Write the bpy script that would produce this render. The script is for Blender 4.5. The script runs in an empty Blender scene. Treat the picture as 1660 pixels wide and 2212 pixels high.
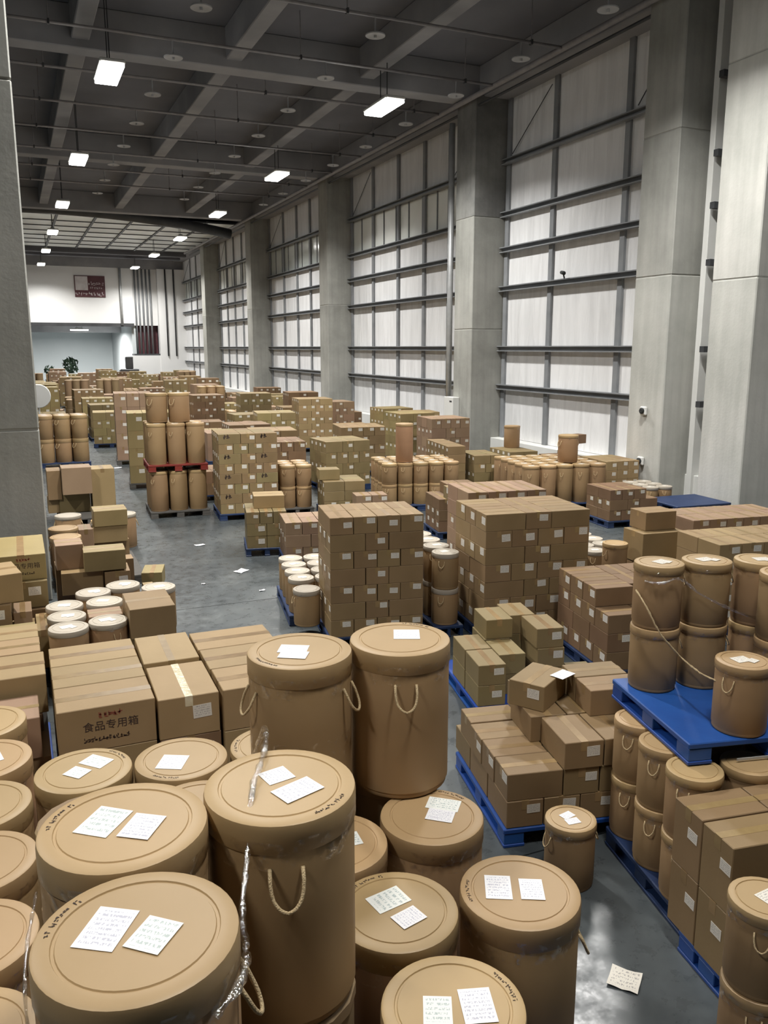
import bpy, bmesh, math, random
from mathutils import Vector, Matrix, Euler
random.seed(7)
SC = bpy.context.scene
COL = SC.collection
R = math.radians
# ------------------------------------------------------------------ camera, world, exposure
cam_d = bpy.data.cameras.new('camera')
cam = bpy.data.objects.new('camera', cam_d); COL.objects.link(cam)
cam.location = (0, 0, 3.2)
cam.rotation_euler = (R(90 - 11.187), 0, R(-23.688))
cam_d.sensor_fit = 'VERTICAL'; cam_d.sensor_height = 24.0
cam_d.lens = 24.0 * 1800 / 2212
cam_d.clip_start = 0.05; cam_d.clip_end = 300
SC.camera = cam
w = bpy.data.worlds.new('world'); SC.world = w; w.use_nodes = True
w.node_tree.nodes['Background'].inputs[0].default_value = (0.75, 0.82, 0.9, 1)
w.node_tree.nodes['Background'].inputs[1].default_value = 0.05
SC.view_settings.view_transform = 'Standard'
SC.view_settings.look = 'None'
SC.view_settings.gamma = 1.0
SC.view_settings.use_curve_mapping = False
SC.view_settings.exposure = 0.36
LAMP_W = 400.0            # watts of each high bay lamp

# ------------------------------------------------------------------ materials
MATS = {}
def nodes_of(name):
    m = bpy.data.materials.new(name); m.use_nodes = True
    nt = m.node_tree; b = nt.nodes['Principled BSDF']
    MATS[name] = m
    return m, nt, b
def N(nt, t, **kw):
    n = nt.nodes.new(t)
    for k, v in kw.items():
        if isinstance(k, str) and k.startswith('i_'):
            n.inputs[k[2:].replace('_', ' ')].default_value = v
        else: setattr(n, k, v)
    return n
def L(nt, a, ao, b, bi): nt.links.new(a.outputs[ao], b.inputs[bi])
def ramp(nt, stops):
    r = nt.nodes.new('ShaderNodeValToRGB'); e = r.color_ramp.elements
    while len(e) < len(stops): e.new(0.5)
    for i, (p, c) in enumerate(stops):
        e[i].position = p; e[i].color = (*c, 1) if len(c) == 3 else c
    return r
def mixrgb(nt, mode, fac=1.0):
    n = nt.nodes.new('ShaderNodeMix'); n.data_type = 'RGBA'; n.blend_type = mode
    n.inputs[0].default_value = fac
    return n           # colour inputs 6 and 7, output 2
def bump(nt, b, src, out, strength=0.2, dist=0.01):
    bp = N(nt, 'ShaderNodeBump'); bp.inputs['Strength'].default_value = strength; bp.inputs['Distance'].default_value = dist
    L(nt, src, out, bp, 'Height'); L(nt, bp, 'Normal', b, 'Normal')
def mat_noise(name, c1, c2, scale=4.0, rough=0.8, detail=5, bstr=0.0, bscale=None, var=0.0, island=False, stretch=(1, 1, 1), spec=0.5, metallic=0.0, rough2=None):
    m, nt, b = nodes_of(name)
    tc = N(nt, 'ShaderNodeTexCoord'); mp = N(nt, 'ShaderNodeMapping'); mp.inputs['Scale'].default_value = stretch
    L(nt, tc, 'Object', mp, 'Vector')
    nz = N(nt, 'ShaderNodeTexNoise'); nz.inputs['Scale'].default_value = scale; nz.inputs['Detail'].default_value = detail
    L(nt, mp, 'Vector', nz, 'Vector')
    rp = ramp(nt, [(0.3, c1), (0.7, c2)]); L(nt, nz, 'Fac', rp, 'Fac')
    src, so = rp, 'Color'
    if var:
        oi = N(nt, 'ShaderNodeNewGeometry' if island else 'ShaderNodeObjectInfo')
        hs = N(nt, 'ShaderNodeHueSaturation')
        ma = N(nt, 'ShaderNodeMapRange'); ma.inputs['To Min'].default_value = 1 - var; ma.inputs['To Max'].default_value = 1 + var
        L(nt, oi, 'Random Per Island' if island else 'Random', ma, 'Value'); L(nt, ma, 'Result', hs, 'Value')
        mb = N(nt, 'ShaderNodeMath', operation='MULTIPLY'); mb.inputs[1].default_value = 7.31
        fr = N(nt, 'ShaderNodeMath', operation='FRACT')
        L(nt, oi, 'Random Per Island' if island else 'Random', mb, 0); L(nt, mb, 0, fr, 0)
        mh = N(nt, 'ShaderNodeMapRange'); mh.inputs['To Min'].default_value = 0.5 - var * 0.05; mh.inputs['To Max'].default_value = 0.5 + var * 0.07
        L(nt, fr, 0, mh, 'Value'); L(nt, mh, 'Result', hs, 'Hue')
        L(nt, rp, 'Color', hs, 'Color'); src, so = hs, 'Color'
    L(nt, src, so, b, 'Base Color')
    b.inputs['Roughness'].default_value = rough; b.inputs['Metallic'].default_value = metallic
    b.inputs['Specular IOR Level'].default_value = spec
    if rough2 is not None:
        mr = N(nt, 'ShaderNodeMapRange'); mr.inputs['To Min'].default_value = rough; mr.inputs['To Max'].default_value = rough2
        L(nt, nz, 'Fac', mr, 'Value'); L(nt, mr, 'Result', b, 'Roughness')
    if bstr:
        n2 = N(nt, 'ShaderNodeTexNoise'); n2.inputs['Scale'].default_value = bscale or scale * 6; n2.inputs['Detail'].default_value = 4
        L(nt, mp, 'Vector', n2, 'Vector'); bump(nt, b, n2, 'Fac', bstr, 0.01)
    return m

# cardboard in the tones of the stacks, kraft drum board
TONES = {'brown': ((.222, .147, .072), (.26, .174, .088)), 'olive': ((.21, .156, .072), (.246, .183, .088)),
         'pinkish': ((.265, .172, .108), (.302, .198, .126)), 'yellowish': ((.262, .198, .086), (.30, .226, .103)),
         'tan': ((.295, .203, .10), (.335, .232, .118)), 'dark': ((.18, .108, .058), (.215, .132, .072))}
for k, (a, b2) in TONES.items():
    mat_noise('carton_' + k, a, b2, scale=3.0, rough=0.55, bstr=0.06, bscale=40, var=0.10, spec=0.35)
    mat_noise('cartons_' + k, a, b2, scale=3.0, rough=0.55, var=0.13, island=True, spec=0.35)
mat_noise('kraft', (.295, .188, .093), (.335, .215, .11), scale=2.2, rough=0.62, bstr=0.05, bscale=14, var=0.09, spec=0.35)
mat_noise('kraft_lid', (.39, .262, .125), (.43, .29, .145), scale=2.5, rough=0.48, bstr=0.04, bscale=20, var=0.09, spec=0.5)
mat_noise('kraft_red', (.30, .172, .09), (.335, .195, .105), scale=2.2, rough=0.6, bstr=0.05, bscale=14, var=0.09, spec=0.35)
mat_noise('pale_lid', (.38, .335, .265), (.45, .395, .32), scale=2.5, rough=0.6, var=0.06)
mat_noise('krafts', (.265, .182, .105), (.305, .21, .12), scale=2.2, rough=0.65, var=0.15, island=True, spec=0.3)
mat_noise('seam_tape', (.22, .14, .06), (.32, .215, .10), scale=9, rough=0.34, var=0.12)
mat_noise('shiny_tape', (.55, .47, .30), (.75, .68, .5), scale=14, rough=0.2, bstr=0.3, bscale=30)
mat_noise('rope', (.50, .37, .20), (.62, .48, .28), scale=60, rough=0.9, bstr=0.8, bscale=200)
mat_noise('ink', (.035, .022, .018), (.06, .035, .025), scale=20, rough=0.8)
mat_noise('red_ink', (.25, .06, .04), (.33, .10, .06), scale=20, rough=0.8)
mat_noise('blue_plastic', (.010, .055, .24), (.018, .085, .33), scale=3, rough=0.42, bstr=0.08, bscale=18, var=0.12)
mat_noise('dark_blue_plastic', (.01, .024, .075), (.018, .04, .11), scale=3, rough=0.5, bstr=0.08, bscale=18)
mat_noise('red_plastic', (.17, .02, .014), (.23, .03, .02), scale=3, rough=0.45)
mat_noise('grey_wood', (.07, .066, .06), (.12, .11, .095), scale=6, rough=0.8, stretch=(1, 8, 8))
mat_noise('steel', (.20, .21, .22), (.27, .28, .29), scale=2, rough=0.5, var=0.06)
mat_noise('steel_dark', (.035, .037, .04), (.06, .062, .066), scale=2, rough=0.55)
mat_noise('galvanised', (.42, .43, .43), (.52, .53, .53), scale=5, rough=0.4, metallic=0.3)
mat_noise('pipe_paint', (.22, .21, .21), (.30, .28, .28), scale=5, rough=0.5)
mat_noise('white_paint', (.66, .66, .63), (.74, .74, .71), scale=1.0, rough=0.75)
mat_noise('white_wall', (.76, .76, .75), (.82, .82, .81), scale=0.4, rough=0.8)
mat_noise('pale_wall', (.58, .63, .64), (.66, .70, .71), scale=0.3, rough=0.7)
mat_noise('ceiling_paint', (.13, .132, .148), (.18, .182, .20), scale=0.5, rough=0.9, bstr=0.1, bscale=3)
mat_noise('beam_paint', (.24, .24, .25), (.33, .325, .33), scale=0.9, rough=0.9, bstr=0.1, bscale=5)
mat_noise('ceiling_panel', (.74, .78, .76), (.84, .86, .84), scale=0.6, rough=0.5, var=0.12)
mat_noise('disc_grey', (.34, .34, .345), (.42, .42, .425), scale=3, rough=0.6)
mat_noise('pane_white', (.84, .86, .80), (.90, .91, .86), scale=1.5, rough=0.3)
mat_noise('maroon_print', (.075, .025, .03), (.13, .045, .055), scale=1.0, rough=0.5)
mat_noise('pale_print', (.55, .50, .50), (.75, .72, .72), scale=2.0, rough=0.5)
mat_noise('foliage', (.012, .03, .016), (.03, .06, .03), scale=9, rough=0.8)
mat_noise('black_rubber', (.012, .014, .014), (.03, .034, .032), scale=9, rough=0.7)
mat_noise('grey_film', (.30, .27, .22), (.42, .37, .30), scale=6, rough=0.25, bstr=0.5, bscale=12)

def mat_concrete(name, c1, c2, c3):
    m, nt, b = nodes_of(name)
    tc = N(nt, 'ShaderNodeTexCoord')
    n1 = N(nt, 'ShaderNodeTexNoise'); n1.inputs['Scale'].default_value = 0.55; n1.inputs['Detail'].default_value = 8; n1.inputs['Roughness'].default_value = 0.65
    L(nt, tc, 'Object', n1, 'Vector')
    mp = N(nt, 'ShaderNodeMapping'); mp.inputs['Scale'].default_value = (3.5, 3.5, 0.18); L(nt, tc, 'Object', mp, 'Vector')
    n2 = N(nt, 'ShaderNodeTexNoise'); n2.inputs['Scale'].default_value = 1.6; n2.inputs['Detail'].default_value = 6; L(nt, mp, 'Vector', n2, 'Vector')
    r1 = ramp(nt, [(0.32, c1), (0.5, c2), (0.7, c3)]); L(nt, n1, 'Fac', r1, 'Fac')
    r2 = ramp(nt, [(0.35, (.72, .72, .72)), (0.65, (1.08, 1.08, 1.08))]); L(nt, n2, 'Fac', r2, 'Fac')
    mx = mixrgb(nt, 'MULTIPLY', 0.4); L(nt, r1, 'Color', mx, 6); L(nt, r2, 'Color', mx, 7)
    L(nt, mx, 2, b, 'Base Color'); b.inputs['Roughness'].default_value = 0.85; b.inputs['Specular IOR Level'].default_value = 0.3
    n3 = N(nt, 'ShaderNodeTexNoise'); n3.inputs['Scale'].default_value = 22; n3.inputs['Detail'].default_value = 6; L(nt, tc, 'Object', n3, 'Vector')
    bump(nt, b, n3, 'Fac', 0.25, 0.01)
    return m
mat_concrete('concrete', (.27, .27, .245), (.35, .35, .32), (.43, .425, .39))
mat_concrete('concrete_pale', (.42, .42, .385), (.50, .50, .46), (.58, .57, .53))
mat_concrete('concrete_rough', (.13, .13, .125), (.21, .21, .20), (.31, .31, .29))

def mat_floor():
    m, nt, b = nodes_of('floor_concrete')
    tc = N(nt, 'ShaderNodeTexCoord'); g = N(nt, 'ShaderNodeNewGeometry')
    n1 = N(nt, 'ShaderNodeTexNoise'); n1.inputs['Scale'].default_value = 0.9; n1.inputs['Detail'].default_value = 9; n1.inputs['Roughness'].default_value = 0.65
    L(nt, g, 'Position', n1, 'Vector')
    r1 = ramp(nt, [(0.3, (.045, .053, .057)), (0.5, (.075, .085, .088)), (0.72, (.12, .13, .13))]); L(nt, n1, 'Fac', r1, 'Fac')
    n2 = N(nt, 'ShaderNodeTexNoise'); n2.inputs['Scale'].default_value = 7; n2.inputs['Detail'].default_value = 8; n2.inputs['Roughness'].default_value = 0.7
    L(nt, g, 'Position', n2, 'Vector')
    r2 = ramp(nt, [(0.36, (.55, .55, .55)), (0.5, (1, 1, 1)), (0.68, (1.25, 1.25, 1.22))]); L(nt, n2, 'Fac', r2, 'Fac')
    mx = mixrgb(nt, 'MULTIPLY', 0.35); L(nt, r1, 'Color', mx, 6); L(nt, r2, 'Color', mx, 7)
    L(nt, mx, 2, b, 'Base Color')
    mr = N(nt, 'ShaderNodeMapRange'); mr.inputs['From Min'].default_value = 0.3; mr.inputs['From Max'].default_value = 0.7
    mr.inputs['To Min'].default_value = 0.2; mr.inputs['To Max'].default_value = 0.44
    L(nt, n2, 'Fac', mr, 'Value'); L(nt, mr, 'Result', b, 'Roughness')
    b.inputs['Specular IOR Level'].default_value = 0.45
    bump(nt, b, n2, 'Fac', 0.03, 0.004)
mat_floor()

def mat_film():
    m, nt, b = nodes_of('wall_film')
    g = N(nt, 'ShaderNodeNewGeometry'); oi = N(nt, 'ShaderNodeObjectInfo')
    mp = N(nt, 'ShaderNodeMapping'); mp.inputs['Scale'].default_value = (1.5, 2.6, 0.35); L(nt, g, 'Position', mp, 'Vector')
    n1 = N(nt, 'ShaderNodeTexNoise'); n1.inputs['Scale'].default_value = 1.5; n1.inputs['Detail'].default_value = 5; n1.inputs['Distortion'].default_value = 0.6
    L(nt, mp, 'Vector', n1, 'Vector')
    r = ramp(nt, [(0.3, (.72, .72, .72)), (0.65, (.85, .85, .85))]); L(nt, n1, 'Fac', r, 'Fac')
    hs = N(nt, 'ShaderNodeHueSaturation'); ma = N(nt, 'ShaderNodeMapRange'); ma.inputs['To Min'].default_value = 0.93; ma.inputs['To Max'].default_value = 1.05
    L(nt, oi, 'Random', ma, 'Value'); L(nt, ma, 'Result', hs, 'Value'); L(nt, r, 'Color', hs, 'Color')
    L(nt, hs, 'Color', b, 'Base Color'); b.inputs['Roughness'].default_value = 0.5
    bump(nt, b, n1, 'Fac', 0.5, 0.12)
mat_film()

def mat_paper(name, ink, tint, rows=9):
    m, nt, b = nodes_of(name)
    tc = N(nt, 'ShaderNodeTexCoord'); sp = N(nt, 'ShaderNodeSeparateXYZ'); L(nt, tc, 'Generated', sp, 'Vector')
    oi = N(nt, 'ShaderNodeObjectInfo')
    my = N(nt, 'ShaderNodeMath', operation='MULTIPLY'); my.inputs[1].default_value = rows; L(nt, sp, 'Y', my, 0)
    fr = N(nt, 'ShaderNodeMath', operation='FRACT'); L(nt, my, 0, fr, 0)
    lt = N(nt, 'ShaderNodeMath', operation='LESS_THAN'); lt.inputs[1].default_value = 0.55; L(nt, fr, 0, lt, 0)
    mp = N(nt, 'ShaderNodeMapping'); mp.inputs['Scale'].default_value = (22, rows * 1.4, 1); L(nt, tc, 'Generated', mp, 'Vector')
    cx = N(nt, 'ShaderNodeCombineXYZ'); mo = N(nt, 'ShaderNodeMath', operation='MULTIPLY'); mo.inputs[1].default_value = 50
    L(nt, oi, 'Random', mo, 0); L(nt, mo, 0, cx, 0); L(nt, mo, 0, cx, 1); L(nt, cx, 0, mp, 'Location')
    nz = N(nt, 'ShaderNodeTexNoise'); nz.inputs['Scale'].default_value = 1.0; nz.inputs['Detail'].default_value = 1; L(nt, mp, 'Vector', nz, 'Vector')
    gt = N(nt, 'ShaderNodeMath', operation='GREATER_THAN'); gt.inputs[1].default_value = 0.52; L(nt, nz, 'Fac', gt, 0)
    f = N(nt, 'ShaderNodeMath', operation='MULTIPLY'); L(nt, lt, 0, f, 0); L(nt, gt, 0, f, 1)
    last = f
    for ax in ('X', 'Y'):                       # blank margin
        a = N(nt, 'ShaderNodeMath', operation='SUBTRACT'); a.inputs[1].default_value = 0.5; L(nt, sp, ax, a, 0)
        ab = N(nt, 'ShaderNodeMath', operation='ABSOLUTE'); L(nt, a, 0, ab, 0)
        l2 = N(nt, 'ShaderNodeMath', operation='LESS_THAN'); l2.inputs[1].default_value = 0.42; L(nt, ab, 0, l2, 0)
        f2 = N(nt, 'ShaderNodeMath', operation='MULTIPLY'); L(nt, last, 0, f2, 0); L(nt, l2, 0, f2, 1); last = f2
    fs = N(nt, 'ShaderNodeMath', operation='MULTIPLY'); fs.inputs[1].default_value = 0.55; L(nt, last, 0, fs, 0)
    mx = mixrgb(nt, 'MIX'); L(nt, fs, 0, mx, 0); mx.inputs[6].default_value = (*tint, 1); mx.inputs[7].default_value = (*ink, 1)
    L(nt, mx, 2, b, 'Base Color'); b.inputs['Roughness'].default_value = 0.55
mat_paper('paper_blue', (.22, .22, .34), (.82, .81, .82))
mat_paper('paper_green', (.16, .26, .26), (.82, .83, .78), 6)
mat_paper('paper_black', (.12, .11, .12), (.70, .66, .58), 6)
mat_noise('plain_paper', (.62, .58, .50), (.70, .66, .58), scale=8, rough=0.6)

def mat_clear(name='clear_film', lo=.02, hi=.5):
    m, nt, b = nodes_of(name)
    out = nt.nodes['Material Output']
    nz = N(nt, 'ShaderNodeTexNoise'); nz.inputs['Scale'].default_value = 26; nz.inputs['Detail'].default_value = 4
    tc = N(nt, 'ShaderNodeTexCoord'); L(nt, tc, 'Object', nz, 'Vector')
    bp = N(nt, 'ShaderNodeBump'); bp.inputs['Strength'].default_value = 0.9; bp.inputs['Distance'].default_value = 0.02; L(nt, nz, 'Fac', bp, 'Height')
    gl = N(nt, 'ShaderNodeBsdfGlossy'); gl.inputs['Roughness'].default_value = 0.12; L(nt, bp, 'Normal', gl, 'Normal')
    gl.inputs['Color'].default_value = (.9, .9, .88, 1)
    tr = N(nt, 'ShaderNodeBsdfTransparent'); tr.inputs['Color'].default_value = (.985, .98, .965, 1)
    r = ramp(nt, [(0.5, (lo, lo, lo)), (0.75, (hi, hi, hi))]); L(nt, nz, 'Fac', r, 'Fac')
    ms = N(nt, 'ShaderNodeMixShader'); L(nt, r, 'Color', ms, 0); L(nt, tr, 'BSDF', ms, 1); L(nt, gl, 'BSDF', ms, 2)
    L(nt, ms, 'Shader', out, 'Surface')
mat_clear(); mat_clear('strand_film', .25, .85)
def mat_emit(name, col, s):
    m, nt, b = nodes_of(name)
    b.inputs['Base Color'].default_value = (.8, .8, .8, 1)
    b.inputs['Emission Color'].default_value = (*col, 1); b.inputs['Emission Strength'].default_value = s
mat_emit('lamp_glow', (1, .985, .95), 14.0)
def mat_pane():
    m, nt, b = nodes_of('window_glass')
    b.inputs['Base Color'].default_value = (.62, .66, .62, 1); b.inputs['Roughness'].default_value = 0.12
    b.inputs['Specular IOR Level'].default_value = 0.7
mat_pane()

# ------------------------------------------------------------------ mesh helpers
class MB:
    def __init__(s): s.v = []; s.f = []; s.mi = []; s.cur = 0
    def add(s, v, f):
        o = len(s.v); s.v += v; s.f += [tuple(i + o for i in q) for q in f]; s.mi += [s.cur] * len(f)
    def box(s, a, b, M=None):
        x0, y0, z0 = a; x1, y1, z1 = b
        v = [Vector(p) for p in ((x0, y0, z0), (x1, y0, z0), (x1, y1, z0), (x0, y1, z0), (x0, y0, z1), (x1, y0, z1), (x1, y1, z1), (x0, y1, z1))]
        if M is not None: v = [M @ p for p in v]
        s.add([tuple(p) for p in v], [(0, 3, 2, 1), (4, 5, 6, 7), (0, 1, 5, 4), (1, 2, 6, 5), (2, 3, 7, 6), (3, 0, 4, 7)])
    def lathe(s, prof, n=32, M=None):
        v = []; f = []
        for (r, z) in prof:
            for k in range(n):
                a = 2 * math.pi * k / n; p = Vector((r * math.cos(a), r * math.sin(a), z))
                v.append(tuple(M @ p) if M is not None else tuple(p))
        for j in range(len(prof) - 1):
            for k in range(n):
                f.append((j * n + k, j * n + (k + 1) % n, (j + 1) * n + (k + 1) % n, (j + 1) * n + k))
        f.append(tuple(range(n - 1, -1, -1))); f.append(tuple((len(prof) - 1) * n + k for k in range(n)))
        s.add(v, f)
    def tube(s, pts, rad, n=6, cap=True):
        pts = [Vector(p) for p in pts]; v = []; f = []; up = Vector((0, 0, 1)); prev = None
        for i, p in enumerate(pts):
            d = (pts[min(i + 1, len(pts) - 1)] - pts[max(i - 1, 0)]).normalized()
            a = d.cross(up) if prev is None else prev - d * prev.dot(d)
            if a.length < 1e-4: a = d.cross(Vector((1, 0.2, 0)))
            a.normalize(); prev = a; c = d.cross(a); r = rad[i] if isinstance(rad, (list, tuple)) else rad
            for k in range(n):
                t = 2 * math.pi * k / n; v.append(tuple(p + (a * math.cos(t) + c * math.sin(t)) * r))
        for i in range(len(pts) - 1):
            for k in range(n): f.append((i * n + k, i * n + (k + 1) % n, (i + 1) * n + (k + 1) % n, (i + 1) * n + k))
        if cap:
            f.append(tuple(range(n - 1, -1, -1))); f.append(tuple((len(pts) - 1) * n + k for k in range(n)))
        s.add(v, f)
    def mesh(s, name, mats, smooth=False, auto=None):
        me = bpy.data.meshes.new(name); me.from_pydata(s.v, [], s.f)
        for m in (mats if isinstance(mats, (list, tuple)) else [mats]): me.materials.append(MATS[m])
        if any(s.mi): me.polygons.foreach_set('material_index', s.mi)
        if smooth: me.polygons.foreach_set('use_smooth', [True] * len(me.polygons))
        if auto is not None:
            try: me.set_sharp_from_angle(angle=R(auto))
            except Exception: pass
        me.update(); return me
def link(name, me, parent=None, loc=(0, 0, 0), rot=(0, 0, 0)):
    o = bpy.data.objects.new(name, me); COL.objects.link(o)
    o.parent = parent; o.location = loc; o.rotation_euler = rot
    return o
def tag(o, label=None, cat=None, group=None, kind=None):
    if label: o['label'] = label
    if cat: o['category'] = cat
    if group: o['group'] = group
    if kind: o['kind'] = kind
    return o
def boxmesh(name, dims, mat, bev=0.0, org=(0, 0, 0)):
    bm = bmesh.new(); bmesh.ops.create_cube(bm, size=1.0)
    for v in bm.verts: v.co = Vector((v.co.x * dims[0] + org[0], v.co.y * dims[1] + org[1], v.co.z * dims[2] + org[2]))
    if bev: bmesh.ops.bevel(bm, geom=list(bm.edges), offset=bev, segments=1, affect='EDGES', profile=0.5)
    me = bpy.data.meshes.new(name); bm.to_mesh(me); bm.free(); me.materials.append(MATS[mat]); return me
def simple(name, a, b, mat, parent=None, bev=0.0):
    c = [(a[i] + b[i]) / 2 for i in range(3)]; d = [abs(b[i] - a[i]) for i in range(3)]
    return link(name, boxmesh(name, d, mat, bev), parent, c)
_cache = {}
def cached(key, fn):
    if key not in _cache: _cache[key] = fn()
    return _cache[key]
def text_mesh(txt, size, mat):
    def mk():
        cu = bpy.data.curves.new('lettering', 'FONT'); cu.body = txt; cu.size = size; cu.align_x = 'CENTER'; cu.align_y = 'CENTER'; cu.extrude = 0.0004
        ob = bpy.data.objects.new('lettering', cu); COL.objects.link(ob)
        bpy.context.view_layer.update()
        me = bpy.data.meshes.new_from_object(ob.evaluated_get(bpy.context.evaluated_depsgraph_get()))
        bpy.data.objects.remove(ob); bpy.data.curves.remove(cu)
        me.materials.clear(); me.materials.append(MATS[mat]); return me
    return cached(('text', txt, size, mat), mk)
def glyph_marks(n, size, mat, seed, radius=None, strokes=3):
    """a line of small illegible printed characters; on a circle when radius is given"""
    def mk():
        rd = random.Random(seed); mb = MB()
        for i in range(n):
            if rd.random() < 0.12: continue
            u = (i - n / 2) * size * 0.75
            if radius: a = u / radius; M = Matrix.Rotation(a, 4, 'Z') @ Matrix.Translation((0, -radius, 0))
            else: M = Matrix.Translation((u, 0, 0))
            for k in range(strokes):
                x = rd.uniform(-.3, .1) * size; y = rd.uniform(-.45, .25) * size
                if rd.random() < 0.5: mb.box((x, y, 0), (x + size * .14, y + size * .5, .0004), M)
                else: mb.box((x, y, 0), (x + size * .45, y + size * .15, .0004), M)
        return mb.mesh('lettering', mat)
    return cached(('glyph', n, size, mat, seed, radius, strokes), mk)
# ------------------------------------------------------------------ the building
CEIL = 10.7
def struct(name, a, b, mat):
    mb = MB(); mb.box(a, b); return link(name, mb.mesh(name, mat))
def extrude_y(prof, y0, y1):
    mb = MB(); n = len(prof)
    v = [(x, y0, z) for x, z in prof] + [(x, y1, z) for x, z in prof]
    f = [tuple(range(n)), tuple(range(2 * n - 1, n - 1, -1))] + [(i, i + n, (i + 1) % n + n, (i + 1) % n) for i in range(n)]
    mb.add(v, f); return mb
floor = tag(struct('floor', (-14, -14, -0.3), (13.3, 86, -0.012), 'steel_dark'), kind='structure', label='dark polished concrete warehouse floor')
xs = [-14, -9.5, -4.0, 1.45, 6.9, 13.0]; ys = [-14, -8, -2, 4.05, 10.1, 16.2, 22.3, 28.4, 34.5, 40.6, 46.7, 52.8, 58.9, 65, 70.5, 78, 86]
for i in range(len(xs) - 1):
    for j in range(len(ys) - 1):
        simple('floor_slab', (xs[i] + .006, ys[j] + .006, -.12), (xs[i + 1] - .006, ys[j + 1] - .006, 0), 'floor_concrete', floor)
ceiling = tag(struct('ceiling', (-14, -14, CEIL), (13.3, 86, CEIL + .25), 'ceiling_paint'), kind='structure', label='dark grey concrete ceiling slab with beams')
for x0, x1 in ((-8.9, -8.5), (-5.3, -4.9), (-1.75, -1.35), (1.75, 2.15), (5.25, 5.65), (8.72, 9.12)):
    simple('beam', (x0, -14, 9.98), (x1, 46, CEIL), 'beam_paint', ceiling, 0.02)
for y in (-0.5, 11.6, 21.7, 33.5, 45.6):
    simple('beam', (-14, y - .28, 9.8), (12.3, y + .28, CEIL), 'beam_paint', ceiling, 0.02)
for y in (64.6, 67.0):
    simple('beam', (-14, y - .3, 9.7), (12.3, y + .3, CEIL), 'ceiling_paint', ceiling, 0.02)
# pale panelled ceiling of the far bays with a dark grid
px = [-1.2 + 1.95 * i for i in range(8)]; py = [48.4, 50.8, 53.0, 55.2, 57.4, 59.6, 61.8, 63.9]
for i in range(len(px) - 1):
    for j in range(len(py) - 1):
        simple('ceiling_panel', (px[i] + .07, py[j] + .08, 10.0), (px[i + 1] - .07, py[j + 1] - .08, 10.05), 'ceiling_panel', ceiling)
for i, x in enumerate(px):
    simple('grid_bar', (x - .06, 48.2, 9.95), (x + .06, 64, 10.04), 'steel_dark', ceiling)
for y in py:
    simple('grid_bar', (-1.3, y - .07, 9.96), (12.5, y + .07, 10.03), 'steel_dark', ceiling)
# curved dark duct across the hall in front of the pale ceiling
arc = [(-1.5 + 13.0 * t, 46.35 + .9 * t * t, 9.85 + .25 * math.sin(2.2 * t) - .75 * t * t) for t in [k / 16 for k in range(17)]]
mb = MB(); mb.tube(arc, 0.26, 10); tag(link('ventilation_duct', mb.mesh('ventilation_duct', 'steel_dark', True)), 'dark curved duct spanning the hall before the pale panelled ceiling', 'duct')

wr = tag(struct('wall_right', (13.1, -14, 0), (13.3, 70, CEIL), 'wall_film'), kind='structure', label='tall right wall of white film panels on grey steel rails')
ZR = [0.6, 2.07, 3.16, 4.82, 5.88, 6.83, 8.22, 9.9]
GIRT = [(12.98, -.075), (12.84, -.075), (12.84, -.05), (12.965, -.05), (12.965, .05), (12.84, .05), (12.84, .075), (12.98, .075)]
bays = [(12.15, 13.28, [], False), (14.28, 21.16, [16.05, 18.86], False), (22.2, 33.04, [24.5, 26.3, 28.4, 30.7], True), (34.1, 45.0, [36.2, 38.2, 40.2, 42.4], True),
        (46.0, 56.9, [48.9, 50.9, 52.9, 54.9], True), (57.9, 69.9, [60.2, 62.4, 64.6, 66.8], True)]
for bi, (y0, y1, mul, win) in enumerate(bays):
    simple('curb', (12.7, y0, 0), (13.12, y1, 0.6), 'white_paint', wr, 0.01)
    for z in ZR[1:-1]:
        link('girt', extrude_y([(x, z + dz) for x, dz in GIRT], y0 - .02, y1 + .02).mesh('girt', 'steel'), wr)
    for m in mul + ([y0 + .12, y1 - .12] if bi else []):
        simple('mullion', (12.985, m - .085, .6), (13.06, m + .085, 9.9), 'steel', wr, 0.006)
    edges = [y0] + mul + [y1]
    for r in range(len(ZR) - 1):
        if win and r == 5:
            n = max(3, int((y1 - y0) / 1.02)); st = (y1 - y0) / n
            for k in range(n):
                simple('pane', (13.075, y0 + k * st + .05, ZR[r] + .08), (13.085, y0 + (k + 1) * st - .05, ZR[r + 1] - .08), 'pane_white' if bi in (2, 4) else 'window_glass', wr)
                simple('muntin', (13.05, y0 + k * st - .025, ZR[r]), (13.08, y0 + k * st + .025, ZR[r + 1]), 'steel', wr)
            continue
        for k in range(len(edges) - 1):
            simple('wall_panel', (13.06, edges[k] + .012, ZR[r] + .01), (13.1, edges[k + 1] - .012, ZR[r + 1] - .01), 'wall_film', wr)
    if bi:
        for k in (0, len(edges) - 2):
            a, b = edges[k] + .2, edges[k + 1] - .3
            mb = MB(); mb.tube([(13.0, a, 9.7), (13.0, b, 8.4)], 0.012, 5); link('brace_rod', mb.mesh('brace_rod', 'steel_dark'), wr)
simple('beam', (12.25, -14, 9.86), (13.1, 70, CEIL), 'beam_paint', wr, 0.02)
simple('channel_post', (12.62, 13.02, 0), (12.98, 13.16, 9.86), 'white_paint', wr, 0.01)
simple('channel_post', (12.80, 12.62, 0), (12.98, 12.78, 9.86), 'galvanised', wr, 0.01)
simple('channel_post', (12.86, 12.36, 0), (12.98, 12.44, 9.86), 'galvanised', wr, 0.01)
for z in ZR[1:-1]:
    simple('bracket', (12.55, 12.84, z - .06), (12.82, 12.96, z + .06), 'steel_dark', wr)

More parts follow.
